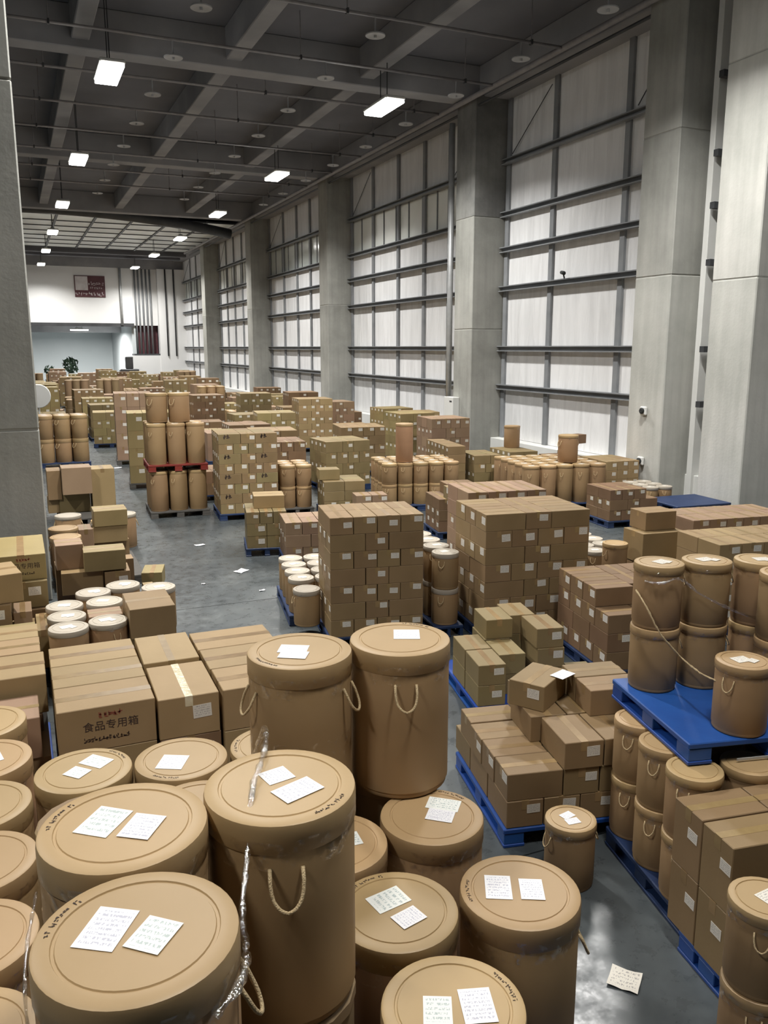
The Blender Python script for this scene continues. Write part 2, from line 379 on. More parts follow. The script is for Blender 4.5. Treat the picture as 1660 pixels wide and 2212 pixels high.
def column(name, y, label, mats=('concrete', 'concrete'), x0=12.0, x1=13.1, d=1.05, joints=(3.9, 7.1)):
    root = tag(link(name, None, None, ((x0 + x1) / 2, y + d / 2, 0)), kind='structure', label=label)
    zs = [0] + list(joints) + [9.9]
    for i in range(len(zs) - 1):
        o = simple('pour', (x0, y, zs[i] + (.008 if i else 0)), (x1, y + d, zs[i + 1]), mats[min(i, len(mats) - 1)], None, 0.018)
        o.location -= root.location; o.parent = root
    o = simple('pour_joint', (x0 + .012, y + .012, .1), (x1 - .012, y + d - .012, 9.88), 'concrete', None); o.location -= root.location; o.parent = root
    return root
column('column', 11.15, 'pale concrete column at the right edge of the picture', ('concrete_pale',), joints=(4.4, 8.1))
column('column', 13.28, 'pale concrete column carrying two small wall devices', ('concrete_pale', 'concrete', 'concrete'), joints=(4.6, 7.3))
column('column', 21.16, 'grey concrete column with a rough dark patch near its top', ('concrete', 'concrete', 'concrete_rough'), joints=(3.7, 6.75))
column('column', 33.04, 'concrete column between second and third window bays', joints=(4.9,))
column('column', 45.0, 'concrete column between third and fourth window bays', joints=(5.2,))
column('column', 56.9, 'farthest concrete column before the white end wall', joints=(5.2,))
column('column', 11.15, 'wide grey concrete column at the left edge of the picture', ('concrete', 'concrete', 'concrete'), x0=-0.86, x1=0.235, d=1.05, joints=(2.2, 6.2))

# end wall, recess and the room beyond the opening
wb = tag(struct('wall_back', (-14, 70, 5.05), (9.05, 70.4, 9.25), 'white_wall'), kind='structure', label='white upper end wall over a wide dark opening')
simple('lintel', (-14, 69.9, 9.25), (13.1, 70.5, CEIL), 'beam_paint', wb)
simple('lintel', (-14, 70.0, 4.8), (9.05, 70.42, 5.05), 'steel_dark', wb)
simple('pier', (10.95, 69.6, 0), (13.1, 70.4, 9.25), 'white_wall', wb)
simple('pier', (9.05, 70.3, 4.9), (10.95, 70.6, 9.25), 'white_wall', wb)
simple('pier', (8.75, 69.7, 0), (10.95, 70.2, 2.55), 'white_wall', wb)
simple('recess', (9.3, 70.8, 2.5), (10.95, 70.9, 4.95), 'maroon_print', wb)
simple('ledge', (8.9, 69.8, 2.55), (10.95, 70.9, 2.68), 'steel_dark', wb)
wf = tag(struct('wall_far', (-14, 85.6, 0), (13.3, 86, 5.4), 'pale_wall'), kind='structure', label='pale blue grey wall of the room beyond the opening')
simple('soffit', (-14, 70.4, 5.05), (13.3, 86, 5.3), 'beam_paint', wf)
simple('cross_beam', (-14, 77.5, 4.45), (13.3, 78.0, 5.05), 'beam_paint', wf)
simple('pier', (8.9, 70.5, 0), (9.2, 86, 5.05), 'pale_wall', wf)
wl = tag(struct('wall_left', (-14.3, -14, 0), (-14, 86, CEIL), 'concrete'), kind='structure', label='far left wall of the hall')
wn = tag(struct('wall_near', (-14, -14.3, 0), (13.3, -14, CEIL), 'concrete'), kind='structure', label='wall behind the viewer')

# pipes, sprinklers and lamps under the ceiling
def pipe(name, pts, r, mat, label, cat='pipe', group=None):
    mb = MB(); mb.tube(pts, r, 10); return tag(link(name, mb.mesh(name, mat, True)), label, cat, group)
pipe('main_pipe', [(11.75, -10, 9.72), (11.75, 62, 9.72)], .07, 'pipe_paint', 'long sprinkler main running under the ceiling beside the right columns')
pipe('cable_conduit', [(12.1, -10, 9.62), (12.1, 62, 9.62)], .035, 'steel_dark', 'thin dark conduit running beside the long sprinkler main')
pipe('downpipe', [(12.2, 22.87, 0), (12.2, 22.87, 9.55)], .09, 'galvanised', 'pale vertical downpipe behind the column with the rough patch')
for i, x in enumerate((9.28, 9.55, 9.85, 10.15, 10.45)):
    pipe('riser_pipe', [(x, 70.2, 2.68), (x, 70.2, 9.24)], .07, 'steel', f"{['first', 'second', 'third', 'fourth', 'fifth'][i]} of five grey riser pipes on the end wall, counted from the banner")
for x, n in ((8.15, 'grey riser pipe standing alone on the end wall beside the banner'),):
    pipe('riser_pipe', [(x, 69.9, 4.9), (x, 69.9, 9.24)], .1, 'galvanised', n)
for x, n in ((11.55, 'dark slim pipe on the white end pier, nearer the risers'), (12.2, 'dark slim pipe on the white end pier, nearer the windows')):
    pipe('riser_pipe', [(x, 69.54, 2.5), (x, 69.54, 9.24)], .06, 'steel_dark', n)
ORD = ['first', 'second', 'third', 'fourth', 'fifth', 'sixth', 'seventh', 'eighth', 'ninth', 'tenth', 'eleventh', 'twelfth']
def disc_mesh():
    mb = MB(); mb.lathe([(.005, -.05), (.03, -.05), (.03, 0), (.2, -.015), (.205, .0), (.2, .012), (.03, .02), (.018, .03), (.018, .322)], 20); return mb.mesh('baffle', 'disc_grey', True, 30)
for i, y in enumerate([13.9 + 2.95 * k for k in range(9)]):
    root = tag(link('sprinkler_pipe', None, None, (0, y, 9.72)), f'{ORD[i]} sprinkler branch pipe across the ceiling, counted from the near end', 'pipe', 'sprinkler branch pipes')
    mb = MB(); mb.tube([(-12, 0, 0), (11.7, 0, 0)], .035, 8); link('pipe', mb.mesh('pipe', 'pipe_paint', True), root)
    for x in (1.2, 6.6, 10.9):
        mb = MB(); mb.tube([(x, 0, 0), (x, 0, CEIL - 9.72)], .012, 6); link('hanger_rod', mb.mesh('hanger_rod', 'pipe_paint'), root)
        simple('clamp', (x - .02, -.05, -.05), (x + .02, .05, .05), 'steel_dark', root)
    for j, x in enumerate((3.7, 7.2, 10.65)):
        if i == 0 and j < 2: continue
        s = link('sprinkler_disc', cached('disc', disc_mesh), None, (x, y, 9.36))
        tag(s, f"round pale sprinkler baffle on {ORD[i]} branch pipe, {['nearest the aisle', 'middle one', 'nearest the right wall'][j]}", 'sprinkler', 'sprinkler baffles')
def make_lamp(x, y, z, label, group, yaw=0.0, watt=LAMP_W, spread=142):
    root = tag(link('high_bay_lamp', None, None, (x, y, z), (0, 0, yaw)), label, 'lamp', group)
    simple('housing', (-.26, -.72, .02), (.26, .72, .1), 'white_paint', root, .02)
    simple('driver_box', (-.09, -.3, .1), (.09, .3, .2), 'galvanised', root, .01)
    simple('diffuser', (-.24, -.7, -.05), (.24, .7, .018), 'lamp_glow', root, .015)
    top = 5.05 if z < 6 else 10.0 if 48.6 < y < 63.5 else 9.7 if y > 66 else 9.98 if 8.72 < x < 9.12 and y < 45 else CEIL
    for yy in (-.2, .2):
        mb = MB(); mb.tube([(0, yy, .1), (0, yy, top - z)], .012, 6); link('suspension_rod', mb.mesh('suspension_rod', 'steel_dark'), root)
    ld = bpy.data.lights.new('lamp_light', 'AREA'); ld.shape = 'RECTANGLE'; ld.size = .44; ld.size_y = 1.36; ld.energy = watt; ld.color = (1, .985, .955); ld.spread = R(spread)
    lo = bpy.data.objects.new('lamp_light', ld); COL.objects.link(lo); lo.parent = root; lo.location = (0, 0, -.056)
    return root
k0 = -2
for ri, (lx, nm) in enumerate(((8.9, 'row near the right wall'), (2.4, 'row over the aisle'), (-4.1, 'row left of the column'))):
    for k in range(k0, 6 if ri < 2 else 0):
        make_lamp(lx, 20.3 + 9.25 * k, 9.02, (f'lit high bay lamp, {ORD[k]} in view of the {nm}' if k >= 0 else f'high bay lamp of the {nm}, {ORD[-k - 1]} one outside the picture'), 'high bay lamps', 0.0, LAMP_W * ((.15 if ri == 0 else .45) if k == -2 else 1.0))
make_lamp(5.3, 75.5, 4.62, 'bright lamp under the soffit beyond the end wall opening', 'high bay lamps', R(90), 1900.0, 175)

# banner on the end wall
bn = tag(simple('banner', (4.78, 69.93, 7.0), (7.02, 69.99, 8.6), 'maroon_print'), 'dark maroon banner with a white picture high on the end wall', 'banner')
def onb(name, a, b, mat):
    o = simple(name, (a[0], 69.91, a[1]), (b[0], 69.93, b[1]), mat); o.location -= bn.location; o.parent = bn
onb('picture', (4.84, 7.5), (5.75, 8.54), 'pale_print')
for (x0, z0, n, s, sd) in ((6.4, 8.0, 6, .26, 3), (6.4, 7.68, 7, .17, 4), (6.42, 7.2, 6, .27, 5), (5.35, 7.2, 5, .24, 6)):
    link('lettering', glyph_marks(n, s, 'pale_print', sd), bn, (x0 - bn.location.x, -.035, z0 - bn.location.z), (R(90), 0, 0))
# small fixtures on the wall and columns
eb = tag(simple('electrical_box', (11.78, 21.8, .95), (11.995, 22.35, 1.75), 'white_paint', None, .01), 'white electrical box at the foot of the pale downpipe', 'box')
o = simple('hinge', (-.11, -.2, .25), (-.104, -.06, .3), 'steel_dark', eb); o = simple('hinge', (-.11, -.2, -.3), (-.104, -.06, -.25), 'steel_dark', eb)
for z, lab in ((1.9, 'small round wall device, upper one on the pale column'), (.85, 'small round wall device, lower one on the pale column')):
    r_ = tag(link('wall_speaker', None, None, (11.99, 13.8, z)), lab, 'device')
    simple('back_box', (-.06, -.09, -.09), (0.005, .09, .09), 'white_paint', r_, .02)
    mb = MB(); mb.lathe([(.06, 0), (.065, .03), (.045, .05), (.02, .04)], 14, Matrix.Translation((-.06, 0, 0)) @ Matrix.Rotation(R(-90), 4, 'Y')); link('lens', mb.mesh('lens', 'black_rubber', True), r_)
sc_ = tag(link('security_camera', None, None, (12.84, 18.0, 4.985)), 'small black security camera on a rail of the nearest wall bay', 'camera')
mb = MB(); mb.tube([(0, 0, -.09), (-.03, 0, 0), (-.08, 0, .04)], .02, 8); link('arm', mb.mesh('arm', 'steel_dark', True), sc_)
mb = MB(); mb.tube([(-.02, .1, .06), (-.1, -.1, .03), (-.12, -.14, .02)], [.045, .045, .05], 10); link('barrel', mb.mesh('barrel', 'black_rubber', True), sc_)
# ------------------------------------------------------------------ builders for the goods
IDS = {}
CARTONS, DRUMS = [], []          # collected first; the largest in view become things, the rest one mass
def rot2(u, v, yaw): c, s = math.cos(yaw), math.sin(yaw); return u * c - v * s, u * s + v * c
PALLETS = [0]; PMASS = MB(); PCOL = ['blue_plastic', 'dark_blue_plastic', 'grey_wood', 'red_plastic']
def pallet(x, y, yaw, W, D, col, label, z=0.0, H=.13, group='pallets under the goods'):
    k = PALLETS[0]; PALLETS[0] += 1
    if SEEN_PALLET and k not in SEEN_PALLET:      # wholly hidden: joins the one mass
        M = Matrix.Translation((x, y, z)) @ Matrix.Rotation(yaw, 4, 'Z'); PMASS.cur = PCOL.index(col); fx = W * .13
        PMASS.box((0, 0, H - .035), (W, D, H), M)
        for i in range(3): PMASS.box((i * (W - fx) / 2, 0, 0), (i * (W - fx) / 2 + fx, D, H - .035), M)
        return None
    root = tag(link('pallet', None, None, (x, y, z), (0, 0, yaw)), label, 'pallet', group); IDS[root.name] = ('p', k)
    simple('deck', (0, 0, H - .035), (W, D, H), col, root, .006)
    fx = W * .13
    for i in range(3):
        for j in range(3):
            a = i * (W - fx) / 2; b = j * (D - .14) / 2
            simple('block', (a + .004, b + .004, .022), (a + fx - .004, b + .136, H - .035), col, root, .004)
        a = i * (W - fx) / 2
        simple('runner', (a, 0, 0), (a + fx, D, .022), col, root, .004)
    return root
def carton(x, y, z, yaw, w, l, h, tone='brown', label='', paper=True, letter=None, tape='seam_tape', group=None, vis=True, prio=0, tapex=False):
    CARTONS.append(dict(k=len(CARTONS), tapex=tapex, x=x, y=y, z=z, yaw=yaw, w=w, l=l, h=h, tone=tone, label=label, paper=paper, letter=letter, tape=tape, group=group, vis=vis, prio=prio))
DOWN = ['top layer', 'second layer down', 'third layer down', 'fourth layer down', 'fifth layer down', 'sixth layer down', 'seventh layer down', 'eighth layer down', 'ninth layer down']
def stack(desc, x, y, yaw, layers, W, D, size=(.25, .38, .187), tone='brown', pal='dark_blue_plastic', z0=None, letters=False, prio=0, far=False, jit=.004):
    yaw = R(yaw); w, l, h = size; rd = random.Random(int(x * 97 + y * 31 + 1000))
    if pal and not far: pallet(x - .02 * math.cos(yaw), y - .02 * math.sin(yaw), yaw, W + .04, D + .04, pal, ('blue' if pal == 'blue_plastic' else 'dark blue' if pal == 'dark_blue_plastic' else 'grey') + ' pallet under the ' + desc)
    if z0 is None: z0 = .131 if pal else .001
    rects = []
    for li, spec in enumerate(layers):
        cols, r0, r1 = (spec, 0, 99) if isinstance(spec, str) else spec
        tot = sum(w if c in 'E.' else l for c in cols); k = W / tot if tot > W * .8 else 1.0
        u = 0; lay = []
        for ci, c in enumerate(cols):
            cw = (w if c in 'E.' else l) * k
            if c != '.':
                ln = l if c == 'E' else w; n = max(1, round(D / ln)); pit = D / n
                for j in range(max(0, r0), min(n, r1)):
                    lay.append((u, u + cw, j * pit, (j + 1) * pit, ci, j, c, cw, pit))
            u += cw
        rects.append(lay)
    nl = len(layers)
    for li, lay in enumerate(rects):
        for (u0, u1, v0, v1, ci, j, c, cw, pit) in lay:
            uc, vc = (u0 + u1) / 2, (v0 + v1) / 2
            cov = li + 1 < nl and any(a <= uc <= b and d <= vc <= e for (a, b, d, e, *_) in rects[li + 1])
            vis = (j == 0) or (ci == 0) or not cov
            g = .007
            ww, ll = (cw - g, pit - g) if c == 'E' else (pit - g, cw - g)
            dx, dy = rot2(uc + rd.uniform(-jit, jit) * .5, vc + rd.uniform(-jit, jit) * .5, yaw)
            py = yaw + (R(-90) if c == 'S' else 0) + R(rd.uniform(-.25, .25))
            side = f'front, {ORD[ci]}-from-left' if j == 0 else (f'left side, {ORD[j]}-from-front' if ci == 0 else f'{ORD[j]} row, {ORD[ci]}-from-left')
            tn = tone if isinstance(tone, str) else rd.choice(tone)
            lab = f'{tn} carton, {DOWN[nl - 1 - li]}, {side}, {desc}'
            carton(x + dx, y + dy, z0 + li * (h + .001), py, ww, ll, h, tn, lab, True, ('side' if letters and c == 'S' else None), group='cartons in ' + desc, vis=vis, prio=prio - (2 if far else 0))
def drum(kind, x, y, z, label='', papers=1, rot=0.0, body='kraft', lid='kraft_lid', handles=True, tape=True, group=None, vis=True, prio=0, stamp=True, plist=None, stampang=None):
    DRUMS.append(dict(k=len(DRUMS), plist=plist, stampang=stampang, kind=kind, x=x, y=y, z=z, label=label, papers=papers, rot=rot, body=body, lid=lid, handles=handles, tape=tape, group=group, vis=vis, prio=prio, stamp=stamp))
DK = {'big': (.238, .90), 'bigtop': (.244, .735), 'small': (.15, .41), 'low': (.15, .385), 'tall': (.172, .76), 'mid': (.2, .55), 'wide': (.178, .48), 'two': (.21, .63)}
def drumgrid(desc, x, y, yaw, nx, ny, kind, tiers=1, pal='blue_plastic', z0=None, body='kraft', lid='kraft_lid', prio=0, far=False, skip=(), gap=.008, tape=False):
    yaw = R(yaw); r, h = DK[kind]; p = 2 * r + gap + .012
    if z0 is None: z0 = .131 if pal else .001
    if pal and not far: pallet(x, y, yaw, nx * p + .02, ny * p + .02, pal, ('blue' if pal == 'blue_plastic' else 'red' if pal == 'red_plastic' else 'dark blue' if 'dark' in pal else 'grey') + ' pallet under the ' + desc, z0 - .131)
    rd = random.Random(int(x * 53 + y * 17 + 500))
    for t in range(tiers):
        for i in range(nx):
            for j in range(ny):
                if (t, i, j) in skip: continue
                dx, dy = rot2(.01 + (i + .5) * p, .01 + (j + .5) * p, yaw)
                vis = (j == 0) or (i == 0) or t == tiers - 1
                tn = '' if tiers == 1 else (['lower tier, ', 'upper tier, '] if tiers == 2 else ['bottom tier, ', 'middle tier, ', 'top tier, '])[t]
                drum(kind, x + dx, y + dy, z0 + t * (h + .004), f'kraft drum, {tn}{ORD[j]} row, {ORD[i]}-from-left, {desc}', 1, R(45) + rd.uniform(-.12, .12), body, lid, handles=not far and r > .1, tape=tape, group='drums in ' + desc, vis=vis, prio=prio - (2 if far else 0), stamp=False)
def carton_body(w, l, h, tone): return cached(('cb', round(w, 3), round(l, 3), round(h, 3), tone), lambda: boxmesh('carton', (w, l, h), 'carton_' + tone, .004, (0, 0, h / 2)))
def carton_tape(l, h, mat, tw):
    def mk():
        t = .0008; a = l / 2; d = min(.07, h * .35)
        prof = [(-a - t, h - d), (-a - t, h + t), (a + t, h + t), (a + t, h - d), (a, h - d), (a, h + t * .1), (-a, h + t * .1), (-a, h - d)]
        mb = MB(); n = 8
        v = [(-tw / 2, yy, zz) for yy, zz in prof] + [(tw / 2, yy, zz) for yy, zz in prof]
        quads = [(0, 1, 6, 7), (1, 2, 5, 6), (2, 3, 4, 5)]
        f = [tuple(q) for q in quads] + [tuple(i + n for i in reversed(q)) for q in quads] + [(i, i + n, (i + 1) % n + n, (i + 1) % n) for i in range(n)]
        mb.add(v, f); return mb.mesh('tape', mat)
    return cached(('ct', round(l, 3), round(h, 3), mat, tw), mk)
def paper_mesh(a, b, mat): return cached(('pm', a, b, mat), lambda: boxmesh('paper_label', (a, b, .001), mat))
def build_carton(c):
    o = link('carton', carton_body(c['w'], c['l'], c['h'], c['tone']), None, (c['x'], c['y'], c['z']), (0, 0, c['yaw']))
    tag(o, c['label'], 'carton', c['group'])
    if c['tape']: link('tape', carton_tape(c['w'] if c['tapex'] else c['l'], c['h'], c['tape'], .05 if c['w'] < .4 else .07), o, (0, 0, 0), (0, 0, R(90) if c['tapex'] else 0))
    if c['paper']:
        k = min(c['w'] * .34, .12); rr = random.Random(int(c['x'] * 1000) + int(c['z'] * 700))
        pw, ph = round(k, 2), round(min(k * .74, c['h'] * .42), 2)
        link('paper_label', paper_mesh(pw, ph, 'paper_black'), o, (c['w'] * .24 + rr.uniform(-.015, .015), -c['l'] / 2 - .0012, c['h'] * .66 + rr.uniform(-.02, .02)), (R(90), rr.uniform(-.05, .05), 0))
    if c['letter'] == 'side':
        link('lettering', glyph_marks(3, c['h'] * .42, 'ink', 11, None, 9), o, (c['w'] / 2 + .0006, -.0, c['h'] * .68), (R(90), 0, R(90)))
    elif c['letter'] == 'food':
        s = c['h']
        link('lettering', text_mesh('食品专用箱', s * .235, 'ink'), o, (.02, -c['l'] / 2 - .001, s * .55), (R(90), 0, 0))
        link('lettering', glyph_marks(5, s * .13, 'red_ink', 21, None, 6), o, (.03, -c['l'] / 2 - .001, s * .8), (R(90), 0, 0))
        link('lettering', glyph_marks(13, s * .1, 'ink', 22, None, 5), o, (.0, -c['l'] / 2 - .001, s * .26), (R(90), 0, 0))
    elif c['letter'] == 'mark':
        link('lettering', glyph_marks(4, c['h'] * .2, 'ink', 31), o, (-.03, -c['l'] / 2 - .001, c['h'] * .6), (R(90), 0, 0))
    if c['letter'] == 'topprint':
        link('lettering', glyph_marks(14, .03, 'red_ink', 41), o, (.0, 0, c['h'] + .0012), (0, 0, R(90)))
    return o
def lid_prof(r, s): return [(r + .002, -s), (r + .0048, -s + .004), (r + .0048, -.016), (r + .002, -.004), (r - .006, 0), (r * .83, .0), (r * .82, -.004), (r * .79, -.004), (r * .78, -.0005), (.002, .0005)]
def drum_body(r, h, mat):
    def mk():
        mb = MB(); mb.lathe([(r * .955, 0), (r * .97, .004), (r * .975, .016), (r * .972, .022), (r, .03), (r, h * .45), (r * 1.002, h * .5), (r, h * .55), (r, h - .02), (r * .98, h - .012)], 40 if r > .2 else 28); return mb.mesh('fibre_drum', mat, True, 40)
    return cached(('db', r, h, mat), mk)
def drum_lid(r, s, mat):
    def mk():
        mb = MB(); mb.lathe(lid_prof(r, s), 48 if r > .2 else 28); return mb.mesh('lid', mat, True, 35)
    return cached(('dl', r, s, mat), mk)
def drum_handle(r, h, seed):
    def mk():
        rd = random.Random(seed); k = .62 if r < .2 else 1.0; z = h * .8; a = .05 * k / r; pts = []
        for t in [i / 14 for i in range(15)]:
            ang = -a + 2 * a * t; dr = math.sin(math.pi * t); rr = r + .003 + (.05 if r > .2 else .036) * k * dr ** .7
            pts.append((rr * math.cos(ang), rr * math.sin(ang) * (1 + .5 * dr), z - .115 * k * dr ** .8 + rd.uniform(-.003, .003)))
        mb = MB(); mb.tube(pts, .0062 * k, 6); return mb.mesh('rope_handle', 'rope', True)
    return cached(('dh', r, h, seed), mk)
def drum_tape(r, z0, z1):
    def mk():
        mb = MB(); n = 40; rr = random.Random(5); v = []; f = []
        for k in range(n):
            a = 2 * math.pi * k / n
            for z in (z0 + rr.uniform(-.008, .008), z1 + rr.uniform(-.008, .008)): v.append(((r + .0062) * math.cos(a), (r + .0062) * math.sin(a), z))
        for k in range(n): f.append((2 * k, 2 * ((k + 1) % n), 2 * ((k + 1) % n) + 1, 2 * k + 1))
        mb.add(v, f); return mb.mesh('clear_tape', 'clear_film', True)
    return cached(('dt', r, z0, z1), mk)
def build_drum(d):
    r, h = DK[d['kind']]; s = .10 if r > .2 else .055
    o = link('fibre_drum', drum_body(r, h - .004, d['body']), None, (d['x'], d['y'], d['z']), (0, 0, d['rot']))
    tag(o, d['label'], 'drum', d['group'])
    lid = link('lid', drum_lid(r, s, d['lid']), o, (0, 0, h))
    rr = random.Random(int(abs(d['x']) * 1009 + abs(d['y']) * 917 + d['z'] * 131))
    if d['plist']:
        for i, (px_, py_, pr, pw, ph, pm) in enumerate(d['plist']):
            link('paper_label', paper_mesh(pw, ph, pm), lid, (*rot2(px_ - d['x'], py_ - d['y'], -d['rot']), .002 + .0012 * i), (0, 0, R(pr) - d['rot']))
    elif d['papers'] == 2 and r < .2:
        link('paper_label', paper_mesh(.085, .06, 'paper_blue'), lid, (-.005, .03, .002), (0, 0, .2 - d['rot'])); link('paper_label', paper_mesh(.085, .06, 'paper_blue'), lid, (-.012, -.035, .002), (0, 0, -.1 - d['rot']))
    elif d['papers'] == 2:
        a = d.get('prot', -d['rot']) if 'prot' in d else rr.uniform(-.4, .4) - d['rot']
        link('paper_label', paper_mesh(.15, .115, 'paper_blue'), lid, (*rot2(-.085, .0, a), .002), (0, 0, a + rr.uniform(-.12, .12)))
        link('paper_label', paper_mesh(.115, .10, 'paper_green'), lid, (*rot2(.065, -.015, a), .002), (0, 0, a + rr.uniform(-.12, .12)))
    elif d['papers'] == 1:
        a = rr.uniform(-.5, .5) - d['rot']; k = r / .25
        link('paper_label', paper_mesh(round(.17 * k, 2), round(.13 * k, 2), 'paper_black' if r < .2 else 'paper_blue'), lid, (*rot2(rr.uniform(-.03, .03) * k, rr.uniform(-.03, .03) * k, a), .002), (0, 0, a))
        if r < .2 and rr.random() < .5: link('paper_label', paper_mesh(.06, .05, 'paper_black'), lid, (*rot2(.03, -.06 * k, a), .0032), (0, 0, a + .3))
    if d['stamp']: link('lettering', glyph_marks(13, r * .062, 'ink', 60 + rr.randrange(4), round(r * .9, 3)), lid, (0, 0, .001), (0, 0, (rr.uniform(-2.6, -.6) if d['stampang'] is None else R(d['stampang'] + 90)) - d['rot']))
    if d['handles']:
        hs = (0, math.pi) if d['handles'] is True else [R(q) - d['rot'] for q in d['handles']]
        for k in hs: link('rope_handle', drum_handle(r, h, int(k) % 3), o, (0, 0, 0), (0, 0, k))
    if d['tape']: link('clear_tape', drum_tape(r, h - s * 1.5, h - s * .55), o)
    if d['tape'] == 2: link('clear_tape', drum_tape(r, h * .36, h * .5), o)
    return o
def finish():
    cs = [c for c in CARTONS if (c['k'] in SEEN_CARTON if SEEN_CARTON else c['vis'] and c['prio'] >= 0)]
    ds = [d for d in DRUMS if (d['k'] in SEEN_DRUM if SEEN_DRUM else d['vis'] and d['prio'] >= 0)]
    for c in cs: IDS[build_carton(c).name] = ('c', c['k'])
    for d in ds: IDS[build_drum(d).name] = ('d', d['k'])
    ck, dk = {c['k'] for c in cs}, {d['k'] for d in ds}
    rest = [c for c in CARTONS if c['k'] not in ck]
    mb = MB(); tones = list(TONES); mats = ['cartons_' + t for t in tones] + ['plain_paper']
    for c in rest:
        M = Matrix.Translation((c['x'], c['y'], c['z'])) @ Matrix.Rotation(c['yaw'], 4, 'Z')
        mb.cur = tones.index(c['tone']); w2, l2 = c['w'] / 2, c['l'] / 2; mb.box((-w2, -l2, 0), (w2, l2, c['h']), M)
        if c['paper'] and c['vis']:
            mb.cur = len(tones); k = min(c['w'] * .34, .12); a = c['w'] * .2
            mb.box((a - k / 2, -l2 - .003, c['h'] * .52), (a + k / 2, -l2, c['h'] * .52 + k * .75), M)
        if c['letter'] == 'side':
            mb.cur = len(tones) + 1
            for q in (-.07, 0, .07): mb.box((w2, q - .025, c['h'] * .58), (w2 + .003, q + .025, c['h'] * .82), M)
    mats.append('ink')
    if rest: tag(link('carton_mass', mb.mesh('carton_mass', mats)), 'brown cartons filling the distance and the hidden insides of stacks', 'cartons', kind='stuff')
    restd = [d for d in DRUMS if d['k'] not in dk]
    mb = MB()
    for d in restd:
        r, h = DK[d['kind']]; M = Matrix.Translation((d['x'], d['y'], d['z']))
        mb.lathe([(r * .97, 0), (r, .03), (r, h - .06), (r + .006, h - .055), (r + .006, h - .012), (r - .006, h)], 16, M)
    if restd: tag(link('drum_mass', mb.mesh('drum_mass', 'krafts', True, 40)), 'kraft drums filling the distance and the hidden insides of pallets', 'drums', kind='stuff')
    if PMASS.v: tag(link('pallet_mass', PMASS.mesh('pallet_mass', PCOL)), 'pallets hidden under the stacks and in the distance', 'pallets', kind='stuff')
# goods that show in the picture, by their order below; the others join one mass of their kind
SEEN_CARTON = [0, 1, 3, 6, 9, 10, 12, 15, 16, 18, 21, 24, 25, 26, 27, 31, 33, 36, 37, 38, 40, 44, 45, 47, 48, 49, 50, 51, 54, 55, 56, 57, 58, 59, 60, 61, 62, 63, 65, 67, 69, 71, 74, 76, 79,
80, 81, 83, 85, 87, 90, 92, 95, 97, 99, 101, 103, 106, 108, 111, 112, 113, 114, 115, 116, 117, 118, 120, 121, 124, 127, 128, 129, 131, 135, 136, 137, 138, 140, 143, 144, 145, 147, 149, 151,
152, 153, 154, 156, 159, 160, 161, 163, 165, 167, 168, 169, 170, 171, 172, 173, 174, 200, 209, 216, 223, 224, 225, 226, 227, 228, 229, 230, 231, 233, 239, 242, 247, 248, 249, 255, 257, 259,
261, 263, 265, 267, 269, 270, 273, 282, 286, 293, 296, 299, 302, 305, 309, 312, 316, 319, 322, 325, 328, 332, 335, 339, 342, 345, 348, 351, 355, 358, 362, 368, 374, 380, 386, 395, 404, 413,
422, 425, 428, 431, 432, 433, 434, 435, 438, 439, 440, 441, 443, 445, 447, 448, 449, 450, 453, 459, 460, 461, 462, 463, 468, 471, 472, 473, 474, 476, 477, 478, 480, 481, 482, 483, 492, 493,
494, 504, 505, 506, 507, 516, 517, 518, 519, 520, 524, 526, 528, 530, 531, 533, 534, 576, 587, 588, 589, 590, 591, 592, 594, 647, 649, 650, 651, 652, 653, 654, 655, 656, 658, 659, 665, 671,
672, 678, 714, 724, 728, 731, 734, 737, 758, 764, 779, 786, 795, 882, 885, 888, 891, 894, 897, 900, 901, 902, 906, 907, 909, 911, 914, 915, 916, 918, 926, 929, 932, 935, 938, 941, 942, 946,
955, 1005, 1008, 1018, 1021, 1033, 1036, 1040, 1043, 1047, 1050, 1053, 1056, 1059, 1063, 1066, 1135, 1174, 1178, 1181, 1185, 1188, 1191, 1194, 1324, 1335, 1341, 1405, 1412, 1539, 1562, 1585,
1592, 1954, 1977]
SEEN_DRUM = [0, 1, 2, 3, 4, 5, 6, 7, 8, 9, 10, 11, 12, 13, 14, 15, 16, 17, 18, 19, 28, 29, 30, 31, 32, 33, 34, 35, 36, 37, 38, 39, 40, 41, 43, 45, 47, 48, 49, 50, 51, 52, 53, 54, 55, 56, 57,
58, 59, 60, 62, 63, 64, 65, 66, 68, 69, 70, 71, 72, 73, 74, 75, 76, 77, 78, 79, 84, 85, 86, 89, 90, 91, 92, 93, 94, 95, 96, 97, 98, 100, 107, 108, 109, 110, 111, 112, 113, 114, 115, 116,
117, 118, 133, 134, 140, 141, 142, 146, 147, 148, 149, 150, 151, 155, 159, 167, 168, 169, 170, 171, 172, 173, 174, 175, 176, 177, 179, 180, 181, 182, 183, 184, 185, 186, 187, 188, 189, 190,
191, 192, 193, 194, 195, 196, 197, 198, 199, 200, 201, 202, 203, 204, 206, 207, 208, 209, 210, 213, 214, 215, 216, 217, 218, 219, 220, 221, 222, 224, 227, 228, 229, 230, 231, 232, 269, 270,
271, 313, 314, 315, 316, 317, 318, 319, 321]
SEEN_PALLET = [8, 9, 12, 13, 14, 15, 16, 18, 19, 20, 21, 22, 23, 24, 25, 26, 27, 28, 29, 30, 31, 32, 37, 38, 42, 46, 49, 50, 51, 52, 54, 56, 61, 74, 81]
